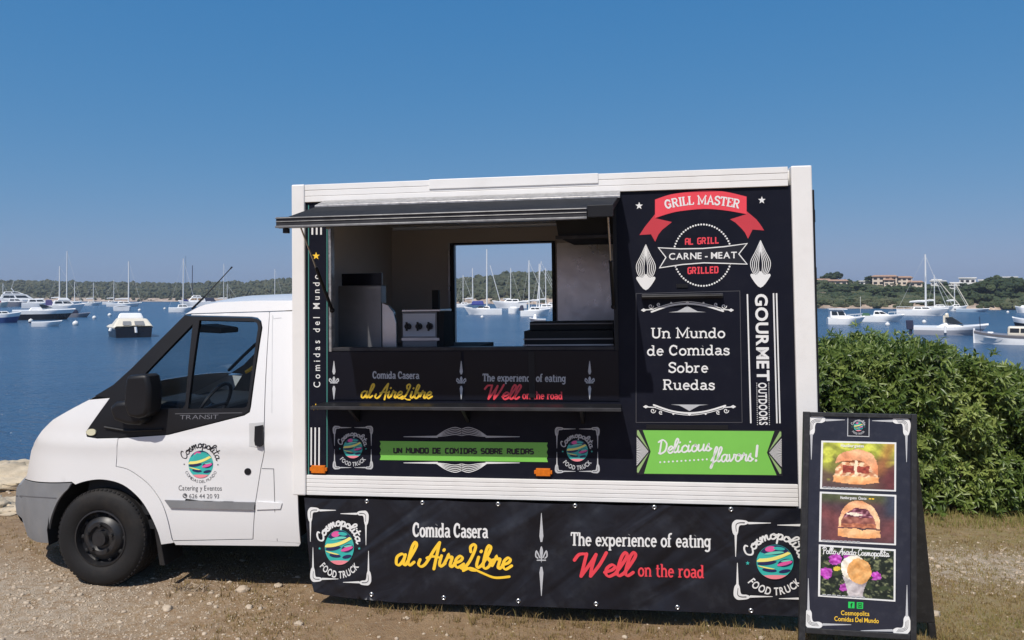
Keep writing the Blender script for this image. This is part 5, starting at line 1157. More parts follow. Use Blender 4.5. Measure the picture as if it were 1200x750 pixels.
def poster(q, fn, title, sub, lay=0, nx=96, ny=66):
    D = Decal(SD); D.poly(q, P_WHITE)
    o = D.build('food_photo', face); ins = .025
    def bil(u, v): 
        u = ins + (1 - 2 * ins) * u; v = ins * 1.4 + (1 - 2.8 * ins) * v
        a = Vector(q[3]).lerp(Vector(q[2]), u); b_ = Vector(q[0]).lerp(Vector(q[1]), u); return a.lerp(b_, v)
    vs = []; fs = []; cs_ = []
    for j in range(ny + 1):
        for i in range(nx + 1): p = bil(i / nx, j / ny); vs.append(sl(p.x, p.y, .0032))
    for j in range(ny):
        for i in range(nx): fs.append((j * (nx + 1) + i, j * (nx + 1) + i + 1, (j + 1) * (nx + 1) + i + 1, (j + 1) * (nx + 1) + i)); cs_.append(s2l(*[max(0, min(255, c * (1 + .10 * N(i, j, .35) + .16 * N(i, j, .11, 5)))) for c in fn((i + .5) / nx + .012 * N(i, j, .12, 2), (j + .5) / ny + .014 * N(i, j, .10, 7))]))
    me = bpy.data.meshes.new('picture'); me.from_pydata(vs, [], fs); me.materials.append(PRINT); ca = me.color_attributes.new('Col', 'FLOAT_COLOR', 'CORNER')
    buf = []
    for c in cs_: buf += [*c, 1] * 4
    ca.data.foreach_set('color', buf); p_ = bpy.data.objects.new('picture', me); C.objects.link(p_); p_.parent = o
    for (txt, st, a, b_, h, m) in title:
        D = Decal(lambda x, y, l: sl(x, y, l + .003))
        if st == 'rule':
            nn = 9 if h < 2 else 2
            for k in range(nn):
                f0, f1 = (k + .08) / nn, (k + .85) / nn; D.stroke([(a[0] + (b_[0] - a[0]) * f0, a[1] + (b_[1] - a[1]) * f0), (a[0] + (b_[0] - a[0]) * f1, a[1] + (b_[1] - a[1]) * f1)], h * .7, m, 2, caps=False)
            D.build('small_print', o); continue
        D.text(txt, st, a, b_, h, m, wt=.13, bold=.03, lay=2) if st != 'sans' else D.text(txt, st, a, b_, h, m, bold=.03, lay=2)
        D.build('photo_title', o)
q1 = [(962.4, 516.3), (1050.3, 518.4), (1049.9, 576), (960.9, 572.8)]; q2 = [(960.7, 576), (1050.3, 579.9), (1049.9, 639), (959.6, 634.7)]; q3 = [(959.5, 637.9), (1049.6, 643.7), (1049.2, 705), (958.6, 698.9)]
poster(q1, burger1, [('Hamburguesa', 'sans', (985, 523.6), (1012, 524.2), 3.8, P_WHITE), ('-', 'rule', (964, 570.4), (1010, 572.2), 1.2, P_GREY)], '')
poster(q2, burger2, [('Hamburguesa', 'sans', (984.5, 584.4), (1003.5, 585.0), 3.4, P_WHITE), ('Choto', 'sans', (1005.5, 585.2), (1015, 585.6), 3.4, P_WHITE), ('-', 'rule', (1017.5, 584.3), (1024.5, 584.6), 2.2, P_YEL), ('-', 'rule', (963, 632.6), (1008, 634.6), 1.2, P_GREY)], '')
poster(q3, cone3, [('Pollo Asado Cosmopolita', 'script', (964, 648.4), (1041, 652.2), 7.6, P_WHITE), ('-', 'rule', (963, 696.2), (1014, 699.6), 1.4, P_GREY)], '')
# ------------------------------------------------------------------ HEDGE
HLEAF = leafmat('hedge_leaves', (.040, .076, .014), (.125, .185, .036), (.30, .36, .10), 1, 0, trans=.28, rough=.38, spec=.5)
HCORE = M('hedge_core_shade', (.012, .022, .008), .9, var=.4, scale=6)
def hedge():
    root = empty('hedge', (4.0, 8.7, 0), label='dense green leafy hedge beside the truck at the water edge', cat='hedge')
    O = Vector(root.location); rn = random.Random(11)
    # footprint: along direction from behind the box to the right, front line measured at photo y=604
    A = at_z(900, 602); B = at_z(1420, 610); ax = (B - A); Ln = ax.length; ax.normalize(); dp = Vector((-ax.y, ax.x, 0)); DP = 1.9
    def topz(s):
        px = 900 + 520 * s
        y = 406 if px < 985 else (406 - (px - 985) * .06 if px < 1090 else 399.7 + max(0, px - 1115) * .26)
        y += 5 * noise.noise(Vector((px * .03, 0, 0))) + 3 * noise.noise(Vector((px * .09, 4, 0)))
        d = 8.4; return CAMZ + (346 - y) / F * d
    vs = []; fs = []; tn = []
    def leaf(p, d, n, L, W, tone):
        d = d.normalized(); sd = d.cross(n).normalized(); n2 = sd.cross(d); o = len(vs)
        pts = [p, p + d * L * .35 + sd * W * .5 + n2 * W * .15, p + d * L * .72 + sd * W * .42 + n2 * W * .1, p + d * L - n2 * L * .10, p + d * L * .72 - sd * W * .42 + n2 * W * .1, p + d * L * .35 - sd * W * .5 + n2 * W * .15, p + d * L * .5 - n2 * W * .05]
        vs.extend(tuple(q - O) for q in pts)
        for a, b_ in ((0, 1), (1, 2), (2, 3), (3, 4), (4, 5), (5, 0)): fs.append((o + 6, o + a, o + b_))
        tn.extend([tone] * 7)
    nsh = 9800
    for k in range(nsh):
        s = rn.random(); tz = topz(s); f = rn.random()
        if f < .60:
            h = .06 + (tz - .06) * rn.random() ** .9; w = rn.uniform(-.02, .30); bul = .24 * noise.noise(Vector((s * 14, h * 2.2, 3))) + .10 * noise.noise(Vector((s * 40, h * 6, 3)))
            p = A + ax * (s * Ln) + dp * (w - bul + .25 * max(0, h / tz - .75) * 2); p.z = h; out = (-dp + Vector((0, 0, .45)) + ax * rn.uniform(-.6, .6)).normalized()
        else:
            w = .1 + DP * rn.random(); p = A + ax * (s * Ln) + dp * w; bul = .12 * noise.noise(Vector((s * 20, w * 3, 8)))
            p.z = tz + bul - (.30 if w < .3 else 0) * (1 - w / .3) - rn.random() * .12; out = (Vector((0, 0, 1)) + ax * rn.uniform(-.7, .7) - dp * rn.uniform(-.2, .7)).normalized()
            if rn.random() < .07: p.z += rn.uniform(.04, .15)
        tone = .45 + .5 * noise.noise(Vector((p.x * 1.6, p.y * 1.6, p.z * 1.6))) + rn.uniform(-.32, .32)
        up = out; sdv = up.orthogonal().normalized(); fw_ = up.cross(sdv); nl = rn.randint(7, 10)
        for j in range(nl):
            a = 2 * PI * j / nl * 2.4 + rn.random(); el = rn.uniform(.15, 1.1); d = (sdv * math.cos(a) + fw_ * math.sin(a)) * math.cos(el) + up * math.sin(el)
            leaf(p - up * .05 * rn.random(), d, up, rn.uniform(.048, .100) * (1 if rn.random() < .8 else .7), rn.uniform(.014, .025), max(0, min(1, tone + rn.uniform(-.15, .15))))
    me = bpy.data.meshes.new('foliage'); me.from_pydata(vs, [], fs); me.materials.append(HLEAF); at_ = me.attributes.new('tone', 'FLOAT', 'POINT'); at_.data.foreach_set('value', tn)
    me.polygons.foreach_set('use_smooth', [True] * len(fs))
    o = bpy.data.objects.new('foliage', me); C.objects.link(o); o.parent = root
    # added solid core, coloured as the hedge's inner shade, blocks the view through
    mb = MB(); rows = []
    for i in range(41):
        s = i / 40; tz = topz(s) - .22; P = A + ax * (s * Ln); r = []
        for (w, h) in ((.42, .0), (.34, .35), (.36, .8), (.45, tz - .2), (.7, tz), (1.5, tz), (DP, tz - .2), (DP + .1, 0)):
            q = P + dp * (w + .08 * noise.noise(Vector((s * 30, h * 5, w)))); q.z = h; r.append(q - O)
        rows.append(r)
    mb.loft(rows, HCORE); mb.build('shade_core', root)
    st = MB()
    for k in range(60):
        s = rn.random(); P = A + ax * (s * Ln) + dp * rn.uniform(.15, .4); P.z = -.02; st.tube([P - O, P - O + Vector((rn.uniform(-.08, .08), rn.uniform(-.05, .1), .4)), P - O + Vector((rn.uniform(-.15, .15), .2, .8))], .014, BARK, 5, .006)
    st.build('stems', root)
    return A, ax, Ln, dp
HA, HAX, HLN, HDP = hedge()
# ------------------------------------------------------------------ BOATS
GEL = M('white_gelcoat', (.86, .86, .85), .3, var=.04, scale=1, dirt=(.5, .47, .4), dscale=1.5, damt=.2)
CREAM = M('cream_gelcoat', (.74, .68, .56), .35, var=.04, scale=1)
BLKH = M('black_hull_paint', (.012, .013, .02), .2, var=.1)
GREYH = M('grey_hull_paint', (.22, .22, .25), .35, var=.1)
BLUEC = M('blue_canvas', (.03, .045, .24), .7, var=.15)
PURPC = M('purple_canvas', (.10, .08, .22), .7, var=.1)
NAVYC = M('navy_canvas', (.02, .025, .06), .7, var=.1)
BOTT = M('blue_antifouling', (.02, .06, .2), .5)
WINB = M('smoked_boat_window', (.02, .025, .03), .08)
MAST = M('white_mast_paint', (.78, .78, .76), .4)
TEAK = M('teak_deck', (.28, .18, .10), .6, var=.2)
GREENC = M('green_canvas', (.03, .10, .05), .7)
REDB = M('red_trim', (.35, .06, .05), .5)
def hull_rows(L, B, H, sheer=.25, bowp=2.2, rake=.2, transom=.82, draft=.3):
    rows = []
    for i in range(15):
        s = i / 14; b = B / 2 * (transom + (1 - transom) * min(1, s / .4)) if s < .4 else B / 2 * max(.012, 1 - ((s - .4) / .6) ** bowp)
        z = H * (1 + sheer * (s - .25) ** 2 * 2.2) if s > .25 else H
        x = -L / 2 + L * s; xr = rake * L * max(0, s - .55) / .45
        r = []
        for (fy, fz, fr) in ((1, 1, 1), (.995, .62, .75), (.975, .25, .5), (.95, -.06, .35), (.3, -.8, 0)):
            zz = z * fz if fz >= 0 else draft * fz; r.append((x - xr * (1 - fr), b * fy * (1 if fz > .3 else (1 if s < .5 else 1 - .6 * (s - .5) / .5)), zz))
        rows.append((r, b, z, x))
    return rows
class Boat:
    def __init__(s, name, cat, label, px, yw, head, L, B, H, group=None, hull=None, stripe=None, deck=None, sheer=.2, rake=.2, bowp=2.2, draft=.3):
        p = at_z(px, yw, ZWAT); view = math.atan2(p.x, p.y)           # bearing from the viewer, 0 = +Y
        s.root = empty(name, tuple(p), head - view, label, cat, group); s.L, s.B, s.H = L, B, H
        rs = hull_rows(L, B, H, sheer, bowp, rake, draft=draft); s.rs = rs
        hull = hull or GEL; mb = MB()
        ring = [[*r, *[(x, -y, z) for x, y, z in r[::-1]]] for r, b, z, x in rs]
        if stripe:
            for k in range(2): pass
            top = [[row[0], row[1]] for row in ring]; mb.loft(top, hull); mb.loft([[row[-2], row[-1]] for row in ring], hull)
            mb.loft([row[1:-1] for row in ring], stripe)
        else: mb.loft(ring, hull)
        mb.add(ring[0], [tuple(range(len(ring[0])))], hull)
        s.hull = mb.build('hull', s.root, True, angle=35)
        mb = MB(); dk = [[(r[0][0], r[0][1] * .985, z - .02), (r[0][0], 0, z + .05 * B), (r[0][0], -r[0][1] * .985, z - .02)] for r, b, z, x in rs]; mb.loft(dk, deck or GEL); mb.build('deck', s.root, True)
    def zdeck(s, f): i = max(0, min(14, int(f * 14))); return s.rs[i][2]
    def house(s, f0, f1, w, h, mat=None, name='cabin', z=None, tf=.25, tr=.08, win=True, tw=.82, wmat=None):
        """tapered superstructure from fraction f0 (aft) to f1 (fore)"""
        L = s.L; x0, x1 = -L / 2 + L * f0, -L / 2 + L * f1; z0 = s.zdeck((f0 + f1) / 2) - .02 if z is None else z; b = s.B * w / 2; bt = b * tw; dx = x1 - x0
        pts = [(x0, -b, z0), (x1, -b * .8, z0), (x1, b * .8, z0), (x0, b, z0), (x0 + dx * tr, -bt, z0 + h), (x1 - dx * tf, -bt * .8, z0 + h), (x1 - dx * tf, bt * .8, z0 + h), (x0 + dx * tr, bt, z0 + h)]
        o = MB().hexa(pts, mat or GEL).build(name, s.root, bevel=min(.12, h * .2))
        if win:
            mb = MB(); P = [Vector(p) for p in pts]
            for (a, b_, c, d) in ((0, 1, 5, 4), (3, 2, 6, 7), (1, 2, 6, 5)):
                A, Bq, Cq, Dq = P[a], P[b_], P[c], P[d]; n = (Bq - A).cross(Dq - A).normalized(); cen = sum(P, Vector()) / 8
                if n.dot(A - cen) < 0: n = -n
                g = lambda u, v: A.lerp(Bq, u).lerp(Dq.lerp(Cq, u), v) + n * .015
                for (u0, u1) in ((.1, .46), (.52, .9)) if b_ != 2 or a != 1 else ((.08, .92),): mb.add([g(u0, .38), g(u1, .38), g(u1, .82), g(u0, .82)], [(0, 1, 2, 3)], wmat or WINB)
            mb.build('window', o)
        return z0 + h
    def mast(s, f, top, boom=.38, cover=None, stay=True, r=.075, lean=0, dirn=-1):
        L = s.L; x = -L / 2 + L * f; z = s.zdeck(f); mb = MB(); mb.tube([(x, 0, z), (x + lean, 0, top)], r * 1.5, MAST, 6, r * 1.1); mb.build('mast', s.root, True)
        if boom:
            mb = MB(); mb.tube([(x, 0, z + 1.2), (x + dirn * L * boom, 0, z + 1.15)], .05, MAST, 6); mb.build('boom', s.root, True)
            mb = MB(); mb.tube([(x + dirn * .1, 0, z + 1.34), (x + dirn * L * boom * .5, 0, z + 1.36), (x + dirn * L * boom * .97, 0, z + 1.24)], .17, cover or GEL, 7, .10); mb.build('sail_cover', s.root, True)
        if stay:
            mb = MB(); mb.tube([(x + lean, 0, top - .2), (L / 2 - .2, 0, s.zdeck(1))], .03, MAST, 4); mb.build('forestay', s.root); mb = MB(); mb.tube([(x + lean, 0, top - .1), (-L / 2 + .1, 0, s.zdeck(0))], .012, MAST, 4); mb.build('backstay', s.root)
            mb = MB(); mb.tube([(x + lean * .6, -s.B * .3, z + (top - z) * .6), (x + lean * .6, s.B * .3, z + (top - z) * .6)], .03, MAST, 4); mb.build('spreader', s.root)
    def part(s, name, fn, mat, smooth=False, bevel=0): mb = MB(); fn(mb, mat); return mb.build(name, s.root, smooth, bevel=bevel)
    def rail(s, f0=.55, f1=.99, h=.5):
        mb = MB()
        for sg in (-1, 1):
            pts = [(r[0][0], sg * r[0][1] * .93, z + h) for r, b, z, x in s.rs if f0 <= (x + s.L / 2) / s.L <= f1]; mb.tube(pts, .018, MAST, 4)
            for q in pts[::2]: mb.tube([(q[0], q[1], q[2] - h), q], .015, MAST, 4)
        mb.build('rail', s.root)
    def outboard(s, mat=None, k=1):
        x = -s.L / 2; mb = MB(); mb.hexa([(x - .45 * k, -.16 * k, .35), (x - .02, -.16 * k, .35), (x - .02, .16 * k, .35), (x - .45 * k, .16 * k, .35), (x - .5 * k, -.15 * k, .95 * k), (x - .06, -.15 * k, .95 * k), (x - .06, .15 * k, .95 * k), (x - .5 * k, .15 * k, .95 * k)], mat or NAVYC); mb.box((x - .3 * k, -.07, -.3), (x - .12, .07, .349), mat or NAVYC); mb.build('outboard_motor', s.root, bevel=.05)
def pxm(yw): return HW / (yw - 346)                              # metres per photo pixel at a waterline
def topz(y, yw): return (yw - y) * pxm(yw)
G_SAIL = 'sailing boats moored in the bay'; G_MOT = 'motor boats moored in the bay'
def sailboat(label, x0, x1, yw, mx, my, fwd=1, H=.75, cover=None, hull=None, cabin=True, cabh=.5, extra=None, stripe=None, stay=True, lean=0, boom=.38, dirn=-1, r=.075):
    k = pxm(yw); L = (x1 - x0) * k; f = (mx - x0) / (x1 - x0); f = f if fwd > 0 else 1 - f
    b = Boat('sailboat', 'sailboat', label, (x0 + x1) / 2, yw, 0 if fwd > 0 else PI, L, max(2.2, L * .3), H, G_SAIL, hull=hull, stripe=stripe, sheer=.3)
    if cabin: b.house(.30, .72, .62, cabh)
    if mx is not None: b.mast(max(.1, min(.9, f)), topz(my, yw), boom=boom, cover=cover, stay=stay, lean=lean * k * fwd, dirn=dirn, r=r)
    return b, k
# --- left part of the bay
b = Boat('flybridge_yacht', 'motor yacht', 'tall white flybridge motor yacht behind the grey hulled cruiser on the far left', 23, 357.5, 0, 13, 4, 1.6, G_MOT); z = b.house(.08, .82, .85, 1.7); z2 = b.house(.15, .62, .75, .9, z=z - .02, name='flybridge', tf=.35); b.part('radar_arch', lambda m, t: (m.tube([(-1.5, -1.2, z2), (-2.2, -1.1, z2 + 1), (-2.2, 1.1, z2 + 1), (-1.5, 1.2, z2)], .12, t), m.tube([(-2.2, 0, z2 + 1), (-1.6, 0, z2 + 3.4)], .04, t)), GEL)
b = Boat('cruiser', 'motor cruiser', 'grey hulled motor cruiser with open white top below the flybridge yacht', 21, 359.2, 0, 7.6, 2.8, 1.25, G_MOT, hull=GREYH, stripe=None); b.house(.2, .7, .8, .9, tf=.4)
b = Boat('launch', 'motor boat', 'cream motor boat with red trim cut by the left edge of the picture', 0, 360.2, 0, 3.6, 2.2, 1.2, G_MOT, hull=CREAM); b.house(.1, .6, .75, .8, mat=REDB)
b = Boat('day_boat', 'motor boat', 'white day boat with bright blue bottom at the left edge', 5, 378.2, 0, 3.2, 1.7, .95, G_MOT, stripe=BOTT, hull=GEL); b.house(.2, .7, .7, .35); b.outboard()
b = Boat('speedboat', 'speedboat', 'large black hulled speedboat with sweeping white deck on the left', 52, 374.6, 0, 6.8, 2.4, 1.15, G_MOT, stripe=BLKH, sheer=.1, rake=.22); b.house(.25, .78, .7, .42, tf=.6, win=False); b.part('windscreen', lambda m, t: m.hexa([(-.3, -.8, 1.5), (.9, -.6, 1.5), (.9, .6, 1.5), (-.3, .8, 1.5), (-.6, -.7, 1.9), (-.2, -.55, 1.95), (-.2, .55, 1.95), (-.6, .7, 1.9)], t), WINB); b.rail()
b = Boat('dinghy', 'dinghy', 'small white dinghy floating in front of the black speedboat', 55, 382.4, 0, 2.6, 1.3, .42, 'dinghies in the bay'); b.outboard(k=.5)
b = Boat('cabin_cruiser', 'motor cruiser', 'white cabin cruiser with purple canopy behind the black speedboat', 75, 365.6, 0, 6.8, 2.6, 1.2, G_MOT); z = b.house(.22, .78, .8, .9); b.house(.06, .26, .8, 1.1, mat=PURPC, name='canopy', win=False, z=1.15); b.house(.35, .66, .7, .5, z=z - .02, name='flybridge', win=False); b.rail()
b = Boat('motor_cruiser', 'motor cruiser', 'white motor cruiser with long dark side windows left of the purple canopy', 46, 361.0, 0, 7.2, 2.6, 1.2, G_MOT); b.house(.15, .75, .8, .95)
b = Boat('inflatable', 'dinghy', 'dark grey inflatable dinghy moored beyond the black speedboat', 91, 371.8, 0, 3.1, 1.5, .5, 'dinghies in the bay', hull=GREYH, deck=GREYH); b.house(.25, .55, .5, .6, mat=NAVYC, win=False); b.outboard(k=.7)
b = Boat('ketch', 'sailboat', 'two masted sailing boat with the tallest pair of masts on the left', 76, 358.6, 0, 8.5, 2.9, 1.1, G_SAIL); b.house(.3, .7, .6, .55); b.mast(.34, topz(312, 358.6), boom=.25, r=.13); b.mast(.55, topz(294, 358.6), boom=0, r=.11); b.mast(.78, topz(330, 358.6), boom=0, stay=False, r=.08)
sailboat('white sailing boat with short mast behind the mooring buoys', 97, 117, 358.0, 109, 331, cabin=True)
sailboat('pale sailing boat with low mast at the far shore left of the slanting forestay', 121, 141, 356.8, 133, 328)
b, k = sailboat('white sailing yacht with slanting forestay beside a tender', 127, 164, 359.2, 150, 306, cabh=.6, stay=True, r=.13)
b = Boat('tender', 'dinghy', 'boxy white tender seen from astern below the sailing yacht', 143, 364.0, PI / 2, 3.6, 3.2, .85, 'dinghies in the bay')
# near black boat seen end on
k = pxm(393.5); b = Boat('motorboat', 'motor boat', 'cream topped motorboat with black hull seen end on in the middle of the bay', 151.5, 393.5, PI / 2 + .10, 6.0, 47 * k * .96, .74, G_MOT, hull=BLKH, deck=CREAM, sheer=.1, bowp=2.6)
b.part('rubbing_strake', lambda m, t: m.loft([[(r[0][0], r[0][1] * 1.03, z - .10), (r[0][0], r[0][1] * 1.06, z), (r[0][0], r[0][1] * .95, z + .1), (r[0][0], -r[0][1] * .95, z + .1), (r[0][0], -r[0][1] * 1.06, z), (r[0][0], -r[0][1] * 1.03, z - .10)] for r, bb, z, x in b.rs], t), CREAM)
z = b.house(.06, .86, .94, .62, mat=CREAM, tf=.25, tr=.12, win=False, tw=.72); b.house(.35, .66, .62, .40, mat=GEL, name='windscreen_frame', z=z - .02, tf=.3, wmat=GLASS)
mb = MB(); zc = 1.3
for (y0, y1) in ((-.75, -.1), (.15, .7)):
    mb.add([(-2.58, y0, .90), (-2.58, y1, .90), (-2.30, y1 * .94, 1.18), (-2.30, y0 * .94, 1.18)], [(0, 1, 2, 3)], GREYPL)
mb.build('hatch', b.root)
b.part('fender', lambda m, t: m.tube([(-3.06, -.1, .78), (-3.10, -.14, .36)], .09, t, 8), GEL, True); b.part('bow_fender', lambda m, t: m.tube([(-2.9, 1.48, .72), (-2.95, 1.55, .5)], .10, t, 8), GEL, True)
b, k = sailboat('white sailing boat with blue sail cover left of the truck cab roof', 199, 230, 365.6, 214.5, 303, cover=BLUEC, cabh=.6, boom=.2, dirn=1)
b = Boat('trawler_yacht', 'motor yacht', 'white and brown motor yacht partly behind the cab roof', 228, 359.5, PI, 8, 3, 1.3, G_MOT); z = b.house(.15, .75, .8, 1.2, wmat=TEAK); b.house(.3, .62, .7, .6, z=z - .02, name='flybridge'); b.part('pole', lambda m, t: (m.tube([(.6, 0, z), (.6, 0, topz(311, 359.5))], .09, t, 6), m.tube([(2.2, 0, z), (2.25, 0, topz(300, 359.5))], .035, t, 5)), NAVYC)
b = Boat('canopy_boat', 'motor boat', 'low boat with black canopy just above the cab roof', 248, 357.8, 0, 5.5, 2.4, 1.1, G_MOT); b.house(.1, .75, .9, 1.2, mat=NAVYC, name='canopy', win=False)
sailboat('white sailing boat with bright tall mast above the cab roof', 254, 271, 356.6, 262, 309)
sailboat('small sailing boat whose short mast rises right of the tilted antenna', 262, 280, 356.4, 266.5, 333)
sailboat('white sailing boat with wind vane on its mast close to the box body', 313, 333, 355.6, 322, 315, r=.10)
sailboat('sailing boat with thin mast near the left edge behind the flybridge yacht', -4, 14, 357.8, 3.5, 332)
# --- through the window
sailboat('white sailing yacht with royal blue canopy framed by the truck window', 544, 588, 368.6, 570.5, 292, fwd=-1, cover=None, H=.85, cabh=.5, boom=0, r=.085, stay=False)[0].part('sprayhood', lambda m, t: m.hexa([(-.2, -.9, 1.5), (1.9, -.9, 1.5), (1.9, .9, 1.5), (-.2, .9, 1.5), (0, -.7, 2.2), (1.7, -.7, 2.15), (1.7, .7, 2.15), (0, .7, 2.2)], t), BLUEC, bevel=.15)
sailboat('white sailing boat with two thin masts at the left of the truck window', 533, 556, 360.0, 554, 314, fwd=1, r=.09)[0].mast(.42, topz(322, 360), boom=0, r=.07)
b = Boat('motor_yacht', 'motor yacht', 'wide white motor yacht behind the blue canopy seen through the truck window', 597, 361.0, PI, 40 * pxm(361), 3, 1.35, G_MOT); b.house(.2, .7, .7, .8); b.part('leaning_mast', lambda m, t: m.tube([(2.2, 0, 1.6), (2.2 + 12 * pxm(361), 0, topz(311, 361))], .09, t, 6), MAST)
sailboat('white sailing boat with bare mast in the middle of the truck window', 588, 612, 359.0, 598.5, 314, r=.09)
b = Boat('rowing_boat', 'dinghy', 'square ended white boat between the sailing yachts in the truck window', 603, 367.4, 0, 14.5 * pxm(367.4), 1.5, .85, 'dinghies in the bay'); b.house(.1, .8, .85, .35, win=False)
sailboat('white sloop with folded sail and dark blue hood right in the truck window', 610, 645, 370.4, 620, 305, fwd=1, cabh=.5, r=.075, H=.8)[0].part('cockpit_hood', lambda m, t: m.hexa([(-2.5, -.7, .8), (-1.7, -.7, .8), (-1.7, .7, .8), (-2.5, .7, .8), (-2.2, -.5, 1.6), (-1.8, -.5, 1.6), (-1.8, .5, 1.6), (-2.2, .5, 1.6)], t), NAVYC, bevel=.1)
sailboat('long white sailing yacht with twin spars at the right of the truck window', 622, 660, 364.6, 632, 309, r=.10)[0].mast(.18, topz(306, 364.6), boom=0, r=.06, lean=.9)
sailboat('far white sailing boat with slender mast by the truck window right frame', 634, 662, 360.2, 639.5, 314, r=.09)
b = Boat('skiff', 'dinghy', 'grey and white skiff just above the griddle in the truck window', 630, 380.4, PI, 19 * pxm(380.4), 1.4, .55, 'dinghies in the bay', hull=GREYH); b.house(.55, .8, .5, .5, win=False)
# --- right part of the bay
k = pxm(380); b = Boat('cabin_cruiser', 'motor cruiser', 'white cabin cruiser with enclosed hardtop just right of the truck', 991.5, 380, .12, 41 * k, 2.4, .62, G_MOT, sheer=.25); z = b.house(.06, .55, .82, .95, tf=.28, tr=-.02); b.part('hardtop', lambda m, t: m.box((-1.75, -.95, z), (.05, .95, z + .09), t), GEL, bevel=.03); b.house(.45, .86, .7, .30, tf=.7, win=False, name='foredeck'); b.rail(h=.35)
k = pxm(377); b = Boat('sports_cruiser', 'motor cruiser', 'low white sports cruiser with green stern cover near the far shore', 1034, 377, 0, 46 * k, 2.4, .66, G_MOT, sheer=.2, stripe=GEL); b.house(.28, .72, .7, .62, tf=.55); b.house(.02, .24, .7, .35, mat=GREENC, win=False, name='stern_cover'); b.rail(f0=.6, h=.4); b.part('aerial', lambda m, t: m.tube([(-2.3, 0, 1), (-2.3, 0, 2.9)], .025, t, 4), MAST)
b, k = sailboat('large white sailing yacht with the tallest mast on the right', 1054, 1108, 369.6, 1084.5, 298, fwd=1, H=.8, cabh=.5, r=.10, boom=.32); b.rail(f0=.0, f1=1, h=.5)
sailboat('sailing boat with bare thin mast right of the tallest yacht', 1088, 1116, 364.6, 1096, 322, r=.07)[0].part('furled_sail', lambda m, t: m.tube([(-.5, 0, 6.2), (3.2, 0, 1.2)], .09, t, 6), CREAM)
sailboat('small sailing boat with slanting furled sail before the pines', 1110, 1132, 364.4, 1119, 332, r=.07)[0].part('furled_sail', lambda m, t: m.tube([(0, 0, 5.0), (2.0, 0, 1.0)], .09, t, 6), CREAM)
b = Boat('open_boat', 'dinghy', 'pair of low grey open boat hulls beached along the right shore', 1140, 365.6, 0, 34 * pxm(365.6), 1.8, .5, 'dinghies in the bay', hull=M('pale_blue_hull', (.35, .45, .55), .4)); b.outboard(k=.6)
k = pxm(392.4); b = Boat('speedboat', 'speedboat', 'white and grey speedboat with dark outboard and low windscreen above the hedge', 1114, 392.4, 0, 76 * k, 2.2, .60, G_MOT, hull=GEL, stripe=M('silver_grey_hull', (.32, .33, .37), .3), sheer=.30, rake=.2)
z = b.house(.30, .74, .72, .34, tf=.55, tr=.3, win=False); b.part('windscreen', lambda m, t: m.hexa([(-.15, -.75, z - .05), (.85, -.55, z - .1), (.85, .55, z - .1), (-.15, .75, z - .05), (-.35, -.65, z + .42), (.1, -.5, z + .45), (.1, .5, z + .45), (-.35, .65, z + .42)], t), WINB); b.outboard(k=1.15)
b.part('fender', lambda m, t: m.tube([(-.35, -1.10, .75), (-.35, -1.15, .2)], .09, t, 8), GEL, True); b.part('seat', lambda m, t: (m.box((-.5, -.3, z), (-.1, .1, z + .55), t), m.ball((-.25, 0, z + .62), .14, t)), CREAM)
k = pxm(403); b = Boat('fishing_boat', 'fishing boat', 'traditional white wooden fishing boat with cream wheelhouse at the right edge', 1182, 403, PI, 71 * k, 2.0, .52, G_MOT, deck=GREYH, sheer=.35, rake=.02, bowp=2.8)
b.part('gunwale', lambda m, t: m.loft([[(r[0][0], sg * r[0][1] * 1.02, z - .1), (r[0][0], sg * r[0][1] * 1.05, z + .02), (r[0][0], sg * r[0][1] * .92, z + .03)] for r, bb, z, x in b.rs], t) if False else [m.loft([[(r[0][0], sg * r[0][1] * 1.02, z - .12), (r[0][0], sg * r[0][1] * 1.06, z + .02), (r[0][0], sg * r[0][1] * .9, z + .03)] for r, bb, z, x in b.rs], t) for sg in (-1, 1)], M('grey_timber', (.22, .20, .20), .6))
b.house(.18, .52, .62, .62, mat=CREAM, tf=.03, tr=.0, tw=.95); b.part('stem_post', lambda m, t: m.box((b.L / 2 - .10, -.05, -.2), (b.L / 2 + .0, .05, .95), t), GEL); b.part('deck_locker', lambda m, t: m.box((.8, -.3, .52), (1.15, .2, .74), t), GEL, bevel=.05); b.part('mooring_pole', lambda m, t: m.tube([(1.5, .1, .5), (1.55, .1, 1.7)], .022, t, 5), NAVYC)
k = pxm(386); b = Boat('white_skiff', 'motor boat', 'white boat with dark band moored behind the fishing boat at the right edge', 1203, 386, PI, 28 * k, 1.8, .85, G_MOT, stripe=BLKH); 
b = Boat('beach_boat', 'motor boat', 'small white boat lying off the right shore at the picture edge', 1199, 366.4, PI, 16 * pxm(366.4), 1.8, .9, G_MOT); b.house(.3, .7, .7, .4, win=False)
BUOYM = M('white_buoy_plastic', (.75, .75, .73), .4, var=.06, scale=3, dirt=(.3, .3, .2), dscale=4, damt=.3)
